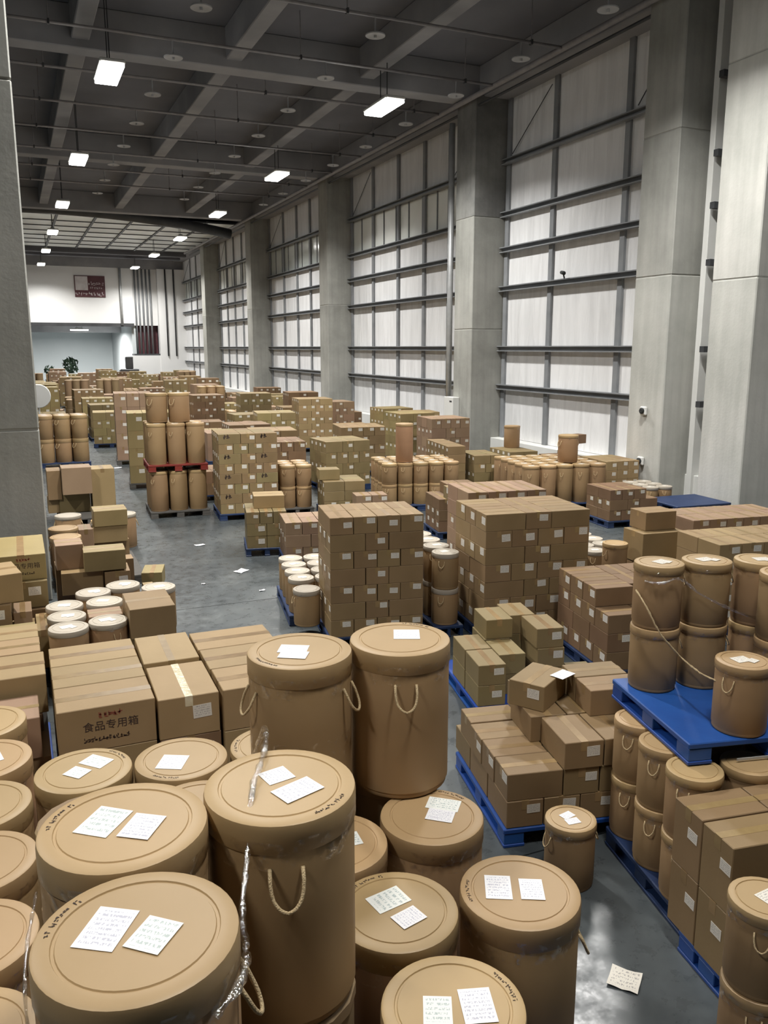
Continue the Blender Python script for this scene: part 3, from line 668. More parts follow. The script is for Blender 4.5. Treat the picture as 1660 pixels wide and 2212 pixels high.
# ------------------------------------------------------------------ near drums: two tiers of large kraft drums
pallet(-.6, 1.55, 0, 1.1, 1.25, 'blue_plastic', 'blue pallet under the large drums at the bottom left'); pallet(.52, 1.5, 0, 1.0, 1.2, 'blue_plastic', 'blue pallet under the large drums at the bottom centre')
pallet(-.6, 2.82, 0, 1.1, 1.15, 'blue_plastic', 'blue pallet under the second row of large drums, left'); pallet(.52, 2.82, 0, 1.4, 1.1, 'blue_plastic', 'blue pallet under the large drum carrying the twin drums')
pallet(-.6, 3.99, 0, 1.1, 1.17, 'blue_plastic', 'blue pallet under the large drums before the left cartons'); pallet(.52, 3.94, 0, 1.4, .5, 'blue_plastic', 'blue pallet under the row before the printed cartons'); pallet(1.53, 1.9, 0, .5, .88, 'blue_plastic', 'blue pallet under the large drum nearest the clear floor')
drum('bigtop', 0.171, 1.9, 1.055, 'large kraft drum nearest the viewer, two papers on lid, rope at right', prio=1, papers=2, handles=[-14], plist=[(0.102, 1.942, -32.9, 0.107, 0.15, 'paper_blue'), (0.206, 1.871, -41.5, 0.097, 0.117, 'paper_green')], stampang=144)
drum('bigtop', 0.198, 2.408, 1.055, 'large kraft drum just behind the nearest one, two papers on lid', prio=1, papers=2, handles=False, plist=[(0.143, 2.441, -38.5, 0.112, 0.15, 'paper_green'), (0.246, 2.367, -34.5, 0.099, 0.127, 'paper_blue')], stampang=148)
drum('bigtop', 0.698, 2.443, 1.055, 'large kraft drum with rope loop on its front and film strand over it', prio=1, papers=2, handles=[-103, 60], plist=[(0.702, 2.497, -78.4, 0.09, 0.097, 'paper_blue'), (0.738, 2.38, -71.2, 0.096, 0.147, 'paper_blue')], stampang=-58)
drum('bigtop', 1.142, 3.602, 1.055, 'raised kraft drum, left of the twin pair above the others', prio=1, papers=2, handles=[-42, 186], tape=2, plist=[(1.117, 3.62, -28.8, 0.138, 0.105, 'paper_blue'), (1.093, 3.544, -31.1, 0.133, 0.092, 'paper_blue')], stampang=-153)
drum('bigtop', 1.648, 3.56, 1.055, 'raised kraft drum, right of the twin pair, rope loop in front', prio=1, papers=1, handles=[-108], plist=[(1.698, 3.589, -24.0, 0.13, 0.138, 'paper_blue')], stampang=44)
drum('big', 1.711, 2.532, 0.15, 'large kraft drum beside the clear floor, two papers on lid', prio=1, papers=2, handles=[-20], plist=[(1.638, 2.58, -27.5, 0.106, 0.15, 'paper_blue'), (1.754, 2.513, -27.1, 0.095, 0.13, 'paper_blue')], stampang=159)
drum('big', 1.205, 2.625, 0.15, 'large reddish kraft drum, two papers turned slantwise on its lid', prio=1, papers=2, body='kraft_red', rot=R(100), handles=False, plist=[(1.198, 2.688, -79.9, 0.109, 0.15, 'paper_green'), (1.227, 2.56, -76.0, 0.087, 0.114, 'paper_blue')], stampang=102)
drum('big', 1.175, 2.105, 0.15, 'large kraft drum cut by the bottom edge, green paper left of white', prio=1, papers=2, rot=R(90), handles=False, plist=[(1.119, 2.109, -25.5, 0.096, 0.12, 'paper_green'), (1.249, 2.073, -18.0, 0.11, 0.15, 'paper_blue')], stampang=3)
drum('big', 1.633, 3.165, 0.15, 'large kraft drum under the right twin, papers overlapping', prio=1, papers=2, rot=R(80), handles=False, plist=[(1.725, 3.223, -39.7, 0.157, 0.103, 'paper_green'), (1.666, 3.142, -39.7, 0.127, 0.097, 'paper_blue')], stampang=37)
drum('big', 1.133, 3.145, 0.15, 'large kraft drum half hidden behind the film-wrapped tall drum', prio=1, papers=2, rot=R(30), handles=False)
drum('big', 0.172, 4.276, 0.15, 'large kraft drum before the printed carton, two separate papers', prio=1, papers=2, rot=R(40), handles=False, plist=[(0.24, 4.336, -47.1, 0.145, 0.107, 'paper_green'), (0.139, 4.251, -46.5, 0.108, 0.096, 'paper_green')], stampang=30)
drum('big', 0.66, 4.201, 0.15, 'large kraft drum before the taped carton, papers overlapping', prio=1, papers=1, rot=R(30), handles=False, plist=[(0.608, 4.167, -27.6, 0.139, 0.15, 'paper_blue')], stampang=-121)
drum('big', 1.16, 4.15, 0.15, 'large kraft drum mostly hidden behind the left twin', prio=1, papers=1, rot=R(30), handles=False)
drum('big', 0.655, 3.69, 0.15, 'large kraft drum peeking out between two big lids', prio=1, papers=0, rot=R(30), handles=False)
drum('big', -0.333, 5.1, 0.15, 'large kraft drum at left picture edge, farthest of that column', prio=1, papers=1, rot=R(30), handles=False)
drum('big', -0.31, 4.605, 0.15, 'large kraft drum at left picture edge, second farthest of that column', prio=1, papers=1, body='kraft_red', rot=R(50), handles=False)
drum('big', -0.32, 4.115, 0.15, 'large kraft drum at left picture edge, third farthest of that column', prio=1, papers=1, rot=R(30), handles=False)
drum('big', -0.305, 3.62, 0.15, 'large kraft drum at left picture edge, third nearest of that column', prio=1, papers=1, rot=R(20), handles=False)
drum('big', -0.315, 3.105, 0.15, 'large kraft drum at left picture edge, second nearest of that column', prio=1, papers=1, rot=R(35), handles=False)
drum('big', -0.325, 2.6, 0.15, 'large kraft drum in the bottom left picture corner', prio=1, papers=1, rot=R(30), handles=False)
drum('big', 0.69, 1.925, 0.15, 'large kraft drum lid just entering at the bottom edge, centre', prio=1, papers=0, rot=R(30), handles=False)
drum('big', 0.171, 1.9, 0.15, 'large kraft drum of the lower tier, hidden under the raised ones', prio=1, papers=0, handles=False, tape=False, stamp=False, vis=False)
drum('big', 0.198, 2.408, 0.15, 'large kraft drum of the lower tier, hidden under the raised ones', prio=1, papers=0, handles=False, tape=False, stamp=False, vis=False)
drum('big', 0.698, 2.443, 0.15, 'large kraft drum of the lower tier, hidden under the raised ones', prio=1, papers=0, handles=False, tape=False, stamp=False, vis=False)
drum('big', 1.15, 3.637, 0.15, 'large kraft drum of the lower tier, hidden under the raised ones', prio=1, papers=0, handles=False, tape=False, stamp=False, vis=False)
drum('big', 1.645, 3.665, 0.15, 'large kraft drum of the lower tier, hidden under the raised ones', prio=1, papers=0, handles=False, tape=False, stamp=False, vis=False)
drum('big', 0.168, 3.775, 0.15, 'large kraft drum of the lower tier, hidden under the raised ones', prio=1, papers=0, handles=False, tape=False, stamp=False, vis=False)
drum('big', 0.18, 3.2, 0.15, 'large kraft drum of the lower tier, hidden under the raised ones', prio=1, papers=0, handles=False, tape=False, stamp=False, vis=False)
# ------------------------------------------------------------------ big printed cartons beyond the near drums
pallet(.05, 5.17, 0, 1.72, 1.2, 'blue_plastic', 'blue pallet under the big printed cartons')
carton(0.37, 5.37, 0.71, R(0), 0.59, 0.4, 0.288, 'tan', 'front big carton in left column of the printed carton block, top layer', prio=1, vis=True, paper=False, letter='food', tapex=True)
carton(0.37, 5.37, 0.42, R(0), 0.59, 0.4, 0.288, 'tan', 'front big carton in left column of the printed carton block, second layer', prio=1, vis=True, paper=False, letter=None, tapex=True)
carton(0.37, 5.37, 0.13, R(0), 0.59, 0.4, 0.288, 'tan', 'front big carton in left column of the printed carton block, bottom layer', prio=1, vis=True, paper=False, letter=None, tapex=True)
carton(0.37, 5.78, 0.71, R(0), 0.59, 0.4, 0.288, 'tan', 'middle big carton in left column of the printed carton block, top layer', prio=1, vis=True, paper=False, letter=None, tapex=True)
carton(0.37, 5.78, 0.42, R(0), 0.59, 0.4, 0.288, 'tan', 'middle big carton in left column of the printed carton block, second layer', prio=1, vis=False, paper=False, letter=None, tapex=True)
carton(0.37, 5.78, 0.13, R(0), 0.59, 0.4, 0.288, 'tan', 'middle big carton in left column of the printed carton block, bottom layer', prio=1, vis=False, paper=False, letter=None, tapex=True)
carton(0.37, 6.19, 0.71, R(0), 0.59, 0.4, 0.288, 'tan', 'back big carton in left column of the printed carton block, top layer', prio=1, vis=True, paper=False, letter=None, tapex=True)
carton(0.37, 6.19, 0.42, R(0), 0.59, 0.4, 0.288, 'tan', 'back big carton in left column of the printed carton block, second layer', prio=1, vis=False, paper=False, letter=None, tapex=True)
carton(0.37, 6.19, 0.13, R(0), 0.59, 0.4, 0.288, 'tan', 'back big carton in left column of the printed carton block, bottom layer', prio=1, vis=False, paper=False, letter=None, tapex=True)
carton(0.88, 5.44, 0.71, R(-1), 0.39, 0.6, 0.275, 'tan', 'front carton with shiny tape in middle column of the printed carton block', prio=1, paper=True, tape='shiny_tape')
carton(0.88, 5.44, 0.42, R(0), 0.39, 0.6, 0.288, 'dark', 'lower carton under the shiny taped one, second layer', prio=1, vis=True)
carton(0.88, 5.44, 0.13, R(0), 0.39, 0.6, 0.288, 'dark', 'lower carton under the shiny taped one, third layer', prio=1, vis=True)
carton(0.88, 6.06, 0.71, R(-1), 0.39, 0.58, 0.295, 'tan', 'back carton with shiny tape in middle column of the printed carton block', prio=1, paper=False, tape='seam_tape')
carton(0.88, 6.06, 0.42, R(0), 0.39, 0.58, 0.288, 'dark', 'lower carton under the shiny taped one, second layer, back', prio=1, vis=False)
carton(0.88, 6.06, 0.13, R(0), 0.39, 0.58, 0.288, 'dark', 'lower carton under the shiny taped one, third layer, back', prio=1, vis=False)
carton(1.39, 5.3, 0.71, R(-1), 0.59, 0.395, 0.288, 'tan', 'front big carton in right column of the printed carton block, top layer', prio=1, vis=True, paper=False, tapex=True, letter='mark')
carton(1.39, 5.3, 0.42, R(-1), 0.59, 0.395, 0.288, 'tan', 'front big carton in right column of the printed carton block, second layer', prio=1, vis=True, paper=False, tapex=True, letter=None)
carton(1.39, 5.3, 0.13, R(-1), 0.59, 0.395, 0.288, 'tan', 'front big carton in right column of the printed carton block, bottom layer', prio=1, vis=True, paper=False, tapex=True, letter=None)
carton(1.39, 5.705, 0.71, R(-1), 0.59, 0.395, 0.288, 'tan', 'middle big carton in right column of the printed carton block, top layer', prio=1, vis=True, paper=False, tapex=True, letter=None)
carton(1.39, 5.705, 0.42, R(-1), 0.59, 0.395, 0.288, 'tan', 'middle big carton in right column of the printed carton block, second layer', prio=1, vis=False, paper=False, tapex=True, letter=None)
carton(1.39, 5.705, 0.13, R(-1), 0.59, 0.395, 0.288, 'tan', 'middle big carton in right column of the printed carton block, bottom layer', prio=1, vis=False, paper=False, tapex=True, letter=None)
carton(1.39, 6.11, 0.71, R(-1), 0.59, 0.395, 0.288, 'tan', 'back big carton in right column of the printed carton block, top layer', prio=1, vis=True, paper=False, tapex=True, letter=None)
carton(1.39, 6.11, 0.42, R(-1), 0.59, 0.395, 0.288, 'tan', 'back big carton in right column of the printed carton block, second layer', prio=1, vis=False, paper=False, tapex=True, letter=None)
carton(1.39, 6.11, 0.13, R(-1), 0.59, 0.395, 0.288, 'tan', 'back big carton in right column of the printed carton block, bottom layer', prio=1, vis=False, paper=False, tapex=True, letter=None)
# ------------------------------------------------------------------ left edge: cartons before the column
pallet(-.75, 5.42, 0, .8, 1.65, 'blue_plastic', 'blue pallet under the cartons at the left picture edge')
carton(-0.352, 6.885, 0.72, R(-90), 0.33, 0.735, 0.28, 'tan', 'farthest tan carton of the left edge pile, top layer', prio=1, paper=False)
carton(-0.35, 6.54, 0.72, R(-90), 0.34, 0.74, 0.28, 'tan', 'second farthest tan carton of the left edge pile, top layer', prio=1, paper=False)
carton(-0.33, 6.115, 0.72, R(-90), 0.47, 0.74, 0.28, 'tan', 'tan carton with dark side print in the left edge pile', prio=1, paper=False)
carton(-0.37, 5.635, 0.6, R(-90), 0.39, 0.7, 0.28, 'pinkish', 'pale carton behind the left edge drums, set lower', prio=1, paper=False)
carton(-0.345, 5.9, 0.132, R(-90), 0.9, 0.75, 0.465, 'brown', 'low big carton at the base of the left edge pile', prio=1, paper=False, vis=False)
carton(-0.352, 6.713, 0.132, R(-90), 0.675, 0.735, 0.585, 'brown', 'low big carton at the base of the left edge pile, behind', prio=1, paper=False, vis=False)
carton(-0.36, 6.11, 0.6, R(-90), 0.5, 0.72, 0.117, 'dark', 'flat carton between layers of the left edge pile', prio=1, paper=False, vis=False)
pallet(-.85, 8.3, 0, .93, 1.9, 'dark_blue_plastic', 'dark pallet under the pile against the left column')
carton(-0.083, 9.61, 0.83, R(0), 0.475, 0.98, 0.27, 'yellowish', 'carton with dark Chinese print on top of the pile against the left column', prio=1, paper=False, letter='food')
carton(-0.557, 9.425, 0.83, R(0), 0.445, 0.95, 0.27, 'tan', 'hidden-behind carton next to the printed one against the column', prio=1, paper=False, vis=False)
carton(-0.095, 9.575, 0.55, R(0), 0.49, 1.05, 0.278, 'olive', 'brown carton with a cream label under the printed carton by the column', prio=1)
carton(-0.1, 9.54, 0.132, R(0), 0.48, 1.12, 0.414, 'dark', 'low carton at the base of the pile against the column', prio=1, paper=False, vis=False)
carton(-0.562, 9.5, 0.132, R(0), 0.435, 1.2, 0.694, 'brown', 'tall carton at the left of the pile against the column', prio=1, paper=False, vis=False)
carton(-0.37, 8.605, 0.82, R(-80), 0.51, 0.5, 0.28, 'tan', 'tilted carton at the left picture edge beside the column', prio=1, paper=False)
carton(-0.43, 8.6, 0.56, R(0), 0.46, 0.56, 0.258, 'brown', 'carton under the tilted one, cream label', prio=1)
carton(-0.102, 8.675, 0.5, R(0), 0.165, 0.35, 0.18, 'pinkish', 'small pinkish grey carton below the tilted one', prio=1, paper=False)
carton(-0.25, 8.6, 0.132, R(0), 0.5, 0.56, 0.358, 'brown', 'wide carton with cream label at the foot of the tilted pile', prio=1)
carton(0.07, 8.635, 0.132, R(0), 0.12, 0.57, 0.388, 'tan', 'narrow carton standing at the foot of the column pile', prio=1, paper=False)
carton(-0.31, 7.475, 0.25, R(-90), 0.55, 0.58, 0.47, 'tan', 'carton in the gap behind the left edge pile', prio=1)
carton(-0.3, 7.99, 0.25, R(-90), 0.42, 0.6, 0.41, 'yellowish', 'carton with two seams in the gap behind the left edge pile', prio=1)
carton(-0.3, 7.7, 0.001, R(-90), 1.0, 0.64, 0.246, 'brown', 'flat carton under the gap pile, behind the left edge', prio=1, paper=False, vis=False)
# ------------------------------------------------------------------ left of the aisle: drums, cartons
pallet(.1, 7.85, 0, 1.3, 1.68, 'dark_blue_plastic', 'dark pallet under the wide pale-lidded drums')
drum('wide', 0.285, 8.07, 0.132, 'wide pale-lidded drum, nearest left of the group left of the aisle', prio=1, papers=2 if 0 else 1, lid='pale_lid', stamp=False, handles=False, tape=False)
drum('wide', 0.65, 8.14, 0.132, 'wide pale-lidded drum, nearest right of the group left of the aisle', prio=1, papers=1, lid='pale_lid', stamp=False, body='kraft_red', handles=[-70])
drum('wide', 0.29, 8.44, 0.132, 'wide pale-lidded drum, second left of the group left of the aisle', prio=1, papers=2 if 0 else 1, lid='pale_lid', stamp=False, handles=False, tape=False)
drum('wide', 0.29, 8.81, 0.132, 'wide pale-lidded drum, third left of the group left of the aisle', prio=1, papers=2 if 0 else 1, lid='pale_lid', stamp=False, handles=False, tape=False)
drum('wide', 0.68, 8.8, 0.132, 'wide pale-lidded drum, centre of the group left of the aisle', prio=1, papers=2 if 0 else 1, lid='pale_lid', stamp=False, handles=False, tape=False)
drum('wide', 0.6, 9.19, 0.132, 'wide pale-lidded drum, farthest centre of the group left of the aisle', prio=1, papers=2 if 0 else 1, lid='pale_lid', stamp=False, handles=False, tape=False)
drum('wide', 0.93, 9.36, 0.132, 'wide pale-lidded drum, farthest right of the group left of the aisle', prio=1, papers=2 if 0 else 1, lid='pale_lid', stamp=False, handles=False, tape=False)
drum('wide', 1.28, 9.12, 0.132, 'wide pale-lidded drum, rear right corner of the group left of the aisle', prio=1, papers=2 if 0 else 1, lid='pale_lid', stamp=False, handles=False, tape=False)
carton(0.65, 8.468, 0.132, R(-90), 0.265, 0.32, 0.463, 'pinkish', 'flat grey carton lying among the wide pale-lidded drums', prio=1, paper=False)
carton(1.05, 8.248, 0.44, R(-90), 0.6, 0.43, 0.3, 'brown', 'carton stacked on another beside the pale-lidded drums', prio=1, paper=False)
carton(1.065, 8.387, 0.135, R(-90), 0.56, 0.42, 0.3, 'olive', 'lower carton of the pair beside the pale-lidded drums', prio=1, paper=False)
pallet(.28, 9.55, 0, .95, 1.3, 'dark_blue_plastic', 'dark pallet under the carton heap left of the aisle')
carton(0.56, 10.336, 0.33, R(-92), 0.42, 0.46, 0.27, 'brown', 'wide low carton at the front of the heap left of the aisle', prio=1, paper=False)
carton(0.95, 10.228, 0.33, R(-2), 0.29, 0.4, 0.26, 'brown', 'carton with cream label at the front of the heap left of the aisle', prio=1)
carton(0.82, 10.211, 0.61, R(-92), 0.34, 0.47, 0.24, 'olive', 'olive carton resting on top of the heap left of the aisle', prio=1, paper=False)
carton(0.439, 10.486, 0.6, R(-89), 0.36, 0.31, 0.3, 'pinkish', 'square pinkish carton on the left of the heap', prio=1, paper=False)
carton(1.482, 10.952, 0.14, R(-14), 0.26, 0.42, 0.2, 'yellowish', 'yellowish carton at the aisle corner of the heap', prio=1, paper=False)
carton(0.74, 10.72, 0.132, R(0), 0.92, 0.24, 0.458, 'brown', 'broad carton hidden within the heap left of the aisle', prio=1, paper=False, vis=False)
carton(1.32, 10.15, 0.02, R(0), 0.12, 0.4, 0.31, 'tan', 'slim carton leaning at the heap side', prio=1, paper=False)
pallet(.3, 11.5, 0, 1.15, 1.5, 'grey_wood', 'grey pallet under the mixed cartons and drums left of the aisle')
carton(1.113, 12.776, 0.38, R(-90), 0.4, 0.5, 0.24, 'tan', 'long carton at the aisle side behind the heap', prio=1, paper=False)
carton(1.138, 12.772, 0.625, R(-90), 0.42, 0.47, 0.235, 'yellowish', 'yellowish carton on top behind the heap', prio=1, paper=False)
carton(1.134, 12.955, 0.135, R(-90), 0.42, 0.52, 0.24, 'brown', 'lower carton behind the heap at the aisle', prio=1, paper=False)
carton(0.779, 12.686, 0.16, R(0), 0.2, 0.4, 0.46, 'pinkish', 'narrow carton standing between drum and long carton', prio=1, paper=False)
drum('mid', 0.47, 11.85, 0.132, 'kraft drum standing beside the left column', prio=1, papers=0, stamp=False, body='kraft_red')
drum('mid', 0.47, 12.45, 0.132, 'kraft drum behind the one beside the left column', prio=1, papers=0, stamp=False, body='kraft_red')
drum('mid', 1.12, 13.48, 0.001, 'kraft drum behind the yellowish carton, left of the aisle', prio=1, papers=0, stamp=False)
pallet(.55, 15.9, 0, 1.1, 1.2, 'grey_wood', 'grey pallet under the tall cartons left of the aisle')
carton(0.918, 16.485, 0.52, R(-90), 0.5, 0.52, 0.5, 'pinkish', 'tall square carton left of the aisle, upper one', prio=1, paper=False)
carton(0.871, 16.764, 0.135, R(-90), 0.5, 0.55, 0.38, 'olive', 'wide carton under the tall square carton', prio=1, paper=False)
carton(0.529, 16.732, 0.4, R(-90), 0.5, 0.24, 0.55, 'brown', 'carton half hidden beside the tall square carton', prio=1, paper=False)
carton(0.495, 16.802, 0.14, R(-90), 0.5, 0.2, 0.26, 'brown', 'low carton half hidden beside the tall square carton', prio=1, paper=False)
carton(1.39, 16.675, 0.132, R(0), 0.42, 0.55, 0.818, 'tan', 'pale carton behind the tall square carton', prio=1, paper=False)
drum('mid', 1.45, 13.9, 0.001, 'pale-lidded drum standing at the aisle edge, left side', prio=1, papers=0, stamp=False, lid='pale_lid')
drum('mid', 0.62, 14.1, 0.001, 'pale-lidded drum behind the column edge', prio=1, papers=0, stamp=False, lid='pale_lid')
drumgrid('double drums on dark blue pallet left of aisle', .42, 24.0, 0, 3, 2, 'two', 2, 'dark_blue_plastic', prio=1)
# ------------------------------------------------------------------ right of the aisle, near to far
stack('tall stack behind the twin drums', 2.902, 8.036, -10, ['EEEE', 'SES', 'EEEE', 'SES', 'EEEE', 'SES', 'EEEE'], 1.03, 0.78, tone='brown', prio=1)
stack('broad stack right of the tall stack', 4.491, 7.526, -8, ['SES', 'EEEE', 'SES', 'EEEE', 'SES', 'EEEE', 'SES'], 1.24, 0.92, size=(.30,.46,.187), tone='brown', prio=1)
stack('flat-topped stack behind the broad stack', 4.994, 8.81, -9, ['SES', 'EEEE', 'SES', 'EEEE', 'SES', 'EEEE', 'EEEE'], 1.05, 0.78, tone='pinkish')
stack('three-layer stack at the aisle', 3.442, 11.415, -10, ['EEEE', 'SES', 'EEEE'], 1.0, 0.76, tone='pinkish', pal='dark_blue_plastic', prio=1)
stack('low pile at the aisle', 3.109, 12.373, -12, ['EE', 'EE', ('EEE', 0, 2)], 0.62, 0.8, size=(.28,.4,.19), tone='olive', prio=1)
carton(3.575, 12.771, 0.705, R(-102), 0.42, 0.48, 0.2, 'tan', 'single carton topping the low pile at the aisle', prio=1, paper=False)
stack('printed carton stack at the aisle', 3.345, 15.224, -6, ['EEEE', 'SES', 'EEEE', 'SES', 'EEEE', 'SES', 'EEEE', 'SES'], 1.1, 1.1, size=(.265,.40,.186), tone=['olive','brown'], letters=True, prio=1)
drumgrid('two-level drum pallet at the aisle', 2.17, 15.93, -3, 3, 3, 'tall', 1, 'grey_wood', prio=1)
drumgrid('red pallet above the aisle drums', 2.17, 15.93, -3, 3, 3, 'tall', 1, 'red_plastic', z0=1.025, prio=1, skip=((0,2,2),))
drumgrid('two short drums topping the red pallet', 2.2199999999999998, 16.23, -3, 2, 1, 'mid', 1, None, z0=1.792, prio=1)
stack('tall yellowish wrapped stack at the aisle', 2.256, 19.609, -6, ['EEE', 'EEE', 'EEE', 'EEE'], 1.05, 1.0, size=(.34,.48,.40), tone='yellowish', pal='grey_wood', prio=1)
stack('tall pinkish stack farther along the aisle', 2.44, 23.87, -5, ['EEE', 'EEE', 'EEE', 'EEE', 'EEE'], 1.0, 1.2, size=(.32,.4,.365), tone='pinkish', pal='grey_wood', prio=1)
drumgrid('white-lidded drums beside the tall stack', 2.72, 8.95, -10, 3, 4, 'small', 1, 'dark_blue_plastic', lid='pale_lid', prio=1)
drum('small', 2.83, 8.62, 0.13, 'white-lidded drum squeezed nearest the tall stack', prio=1, papers=0, stamp=False, lid='pale_lid')
drumgrid('slim drum columns between the two big stacks', 4.09, 7.9, -8, 1, 4, 'small', 2, 'dark_blue_plastic', lid='pale_lid', prio=1)
# S3: low pile on a blue pallet
pallet(3.452, 5.864, R(-12), 1.1, 1.15, 'blue_plastic', 'blue pallet under the olive pile before the broad stack')
carton(3.633, 6.04, 0.132, R(-12), 0.25, 0.38, 0.187, 'olive', 'bottom front left carton with folded label, olive pile before the broad stack', prio=1)
carton(3.633, 6.04, 0.32, R(-12), 0.25, 0.38, 0.187, 'olive', 'second layer front left carton, olive pile before the broad stack', prio=1)
carton(3.716, 6.432, 0.132, R(-12), 0.25, 0.38, 0.187, 'olive', 'bottom left carton behind the front, olive pile before the broad stack', prio=1, paper=False)
carton(3.716, 6.432, 0.32, R(-12), 0.25, 0.38, 0.187, 'olive', 'second layer left carton behind the front, olive pile before the broad stack', prio=1, paper=False)
carton(3.931, 6.192, 0.32, R(-12), 0.25, 0.38, 0.187, 'olive', 'second layer carton right of the front left one, olive pile before the broad stack', prio=1, paper=False)
carton(3.931, 6.192, 0.132, R(-12), 0.25, 0.38, 0.187, 'olive', 'bottom carton right of the front left one, olive pile before the broad stack', prio=1, paper=False)
carton(4.016, 6.593, 0.132, R(-12), 0.25, 0.38, 0.187, 'olive', 'bottom middle back carton, olive pile before the broad stack', prio=1, paper=False)
carton(4.016, 6.593, 0.32, R(-12), 0.25, 0.38, 0.187, 'olive', 'second layer middle back carton, olive pile before the broad stack', prio=1, paper=False)
carton(4.035, 6.589, 0.508, R(-12), 0.26, 0.38, 0.187, 'olive', 'top carton left of two at the back, olive pile before the broad stack', prio=1, paper=False)
carton(4.308, 6.623, 0.508, R(-12), 0.25, 0.38, 0.187, 'olive', 'top carton right of two at the back, olive pile before the broad stack', prio=1, paper=False)
carton(4.308, 6.623, 0.32, R(-12), 0.25, 0.38, 0.187, 'olive', 'second layer right back carton, olive pile before the broad stack', prio=1, paper=False)
carton(4.308, 6.623, 0.132, R(-12), 0.25, 0.38, 0.187, 'olive', 'bottom right back carton, olive pile before the broad stack', prio=1, paper=False)
carton(4.338, 6.187, 0.32, R(-12), 0.26, 0.4, 0.187, 'olive', 'second layer carton below the labelled raised one, olive pile before the broad stack', prio=1)
carton(4.338, 6.187, 0.132, R(-12), 0.26, 0.4, 0.187, 'olive', 'bottom carton below the labelled raised one, olive pile before the broad stack', prio=1)
carton(4.331, 6.199, 0.508, R(-12), 0.26, 0.4, 0.187, 'olive', 'raised carton with cream label, olive pile before the broad stack', prio=1)
carton(4.54, 5.837, 0.132, R(-14), 0.22, 0.38, 0.187, 'olive', 'dark low carton at the right corner, olive pile before the broad stack', prio=1, paper=False)
# S4: stepped pile on a blue pallet
pallet(2.678, 4.169, R(-12), 1.12, 1.1, 'blue_plastic', 'blue pallet under the stepped pile')
carton(2.861, 4.334, 0.132, R(-12), 0.25, 0.38, 0.187, 'brown', 'bottom front carton, first from left, stepped pile', prio=1)
carton(2.945, 4.726, 0.132, R(-12), 0.25, 0.38, 0.187, 'brown', 'bottom row-two carton, first from left, stepped pile', prio=1)
carton(3.025, 5.102, 0.132, R(-12), 0.25, 0.36, 0.187, 'brown', 'bottom back carton, first from left, stepped pile', prio=1, vis=True)
carton(3.112, 4.281, 0.132, R(-12), 0.25, 0.38, 0.187, 'brown', 'bottom front carton, second from left, stepped pile', prio=1)
carton(3.195, 4.673, 0.132, R(-12), 0.25, 0.38, 0.187, 'brown', 'bottom row-two carton, second from left, stepped pile', prio=1, vis=False)
carton(3.275, 5.049, 0.132, R(-12), 0.25, 0.36, 0.187, 'brown', 'bottom back carton, second from left, stepped pile', prio=1, vis=False)
carton(3.362, 4.228, 0.132, R(-12), 0.25, 0.38, 0.187, 'brown', 'bottom front carton, third from left, stepped pile', prio=1)
carton(3.445, 4.619, 0.132, R(-12), 0.25, 0.38, 0.187, 'brown', 'bottom row-two carton, third from left, stepped pile', prio=1, vis=False)
carton(3.525, 4.996, 0.132, R(-12), 0.25, 0.36, 0.187, 'brown', 'bottom back carton, third from left, stepped pile', prio=1, vis=False)
carton(3.613, 4.175, 0.132, R(-12), 0.25, 0.38, 0.187, 'brown', 'bottom front carton, fourth from left, stepped pile', prio=1)
carton(3.696, 4.566, 0.132, R(-12), 0.25, 0.38, 0.187, 'brown', 'bottom row-two carton, fourth from left, stepped pile', prio=1, vis=False)
carton(3.776, 4.943, 0.132, R(-12), 0.25, 0.36, 0.187, 'brown', 'bottom back carton, fourth from left, stepped pile', prio=1, vis=False)
carton(2.913, 4.262, 0.32, R(-102), 0.25, 0.38, 0.187, 'brown', 'front carton lying crosswise at left step, stepped pile', prio=1)
carton(2.961, 4.513, 0.32, R(-102), 0.25, 0.38, 0.187, 'brown', 'second crosswise carton of the left step, stepped pile', prio=1)
carton(3.009, 4.763, 0.32, R(-102), 0.25, 0.38, 0.187, 'brown', 'third crosswise carton of the left step, stepped pile', prio=1)
carton(3.238, 4.254, 0.32, R(-12), 0.245, 0.38, 0.187, 'brown', 'second layer front carton with label, middle, stepped pile', prio=1)
carton(3.487, 4.201, 0.32, R(-12), 0.245, 0.38, 0.187, 'brown', 'second layer front carton, right, stepped pile', prio=1)
carton(3.698, 4.157, 0.32, R(-12), 0.16, 0.38, 0.187, 'brown', 'second layer slim carton at right end, stepped pile', prio=1, paper=False)
carton(3.321, 4.646, 0.32, R(-12), 0.25, 0.38, 0.187, 'brown', 'second layer middle-row carton, first from left, stepped pile', prio=1, paper=False, vis=False)
carton(3.571, 4.593, 0.32, R(-12), 0.25, 0.38, 0.187, 'brown', 'second layer middle-row carton, second from left, stepped pile', prio=1, paper=False, vis=False)
carton(3.82, 4.54, 0.32, R(-12), 0.25, 0.38, 0.187, 'brown', 'second layer middle-row carton, third from left, stepped pile', prio=1, paper=False, vis=False)
carton(3.075, 5.025, 0.32, R(-102), 0.25, 0.38, 0.187, 'brown', 'hindmost crosswise carton of the left step, stepped pile', prio=1, paper=False)
carton(3.445, 4.987, 0.32, R(-12), 0.28, 0.32, 0.187, 'brown', 'second layer hind carton, left, stepped pile', prio=1, vis=False, paper=False)
carton(3.738, 4.925, 0.32, R(-12), 0.28, 0.32, 0.187, 'brown', 'second layer hind carton, right, stepped pile', prio=1, vis=False, paper=False)
carton(3.243, 4.253, 0.508, R(-12), 0.27, 0.4, 0.187, 'brown', 'third layer front carton, left with big label, stepped pile', prio=1)
carton(3.517, 4.195, 0.508, R(-12), 0.27, 0.4, 0.187, 'brown', 'third layer front carton, right with label, stepped pile', prio=1)
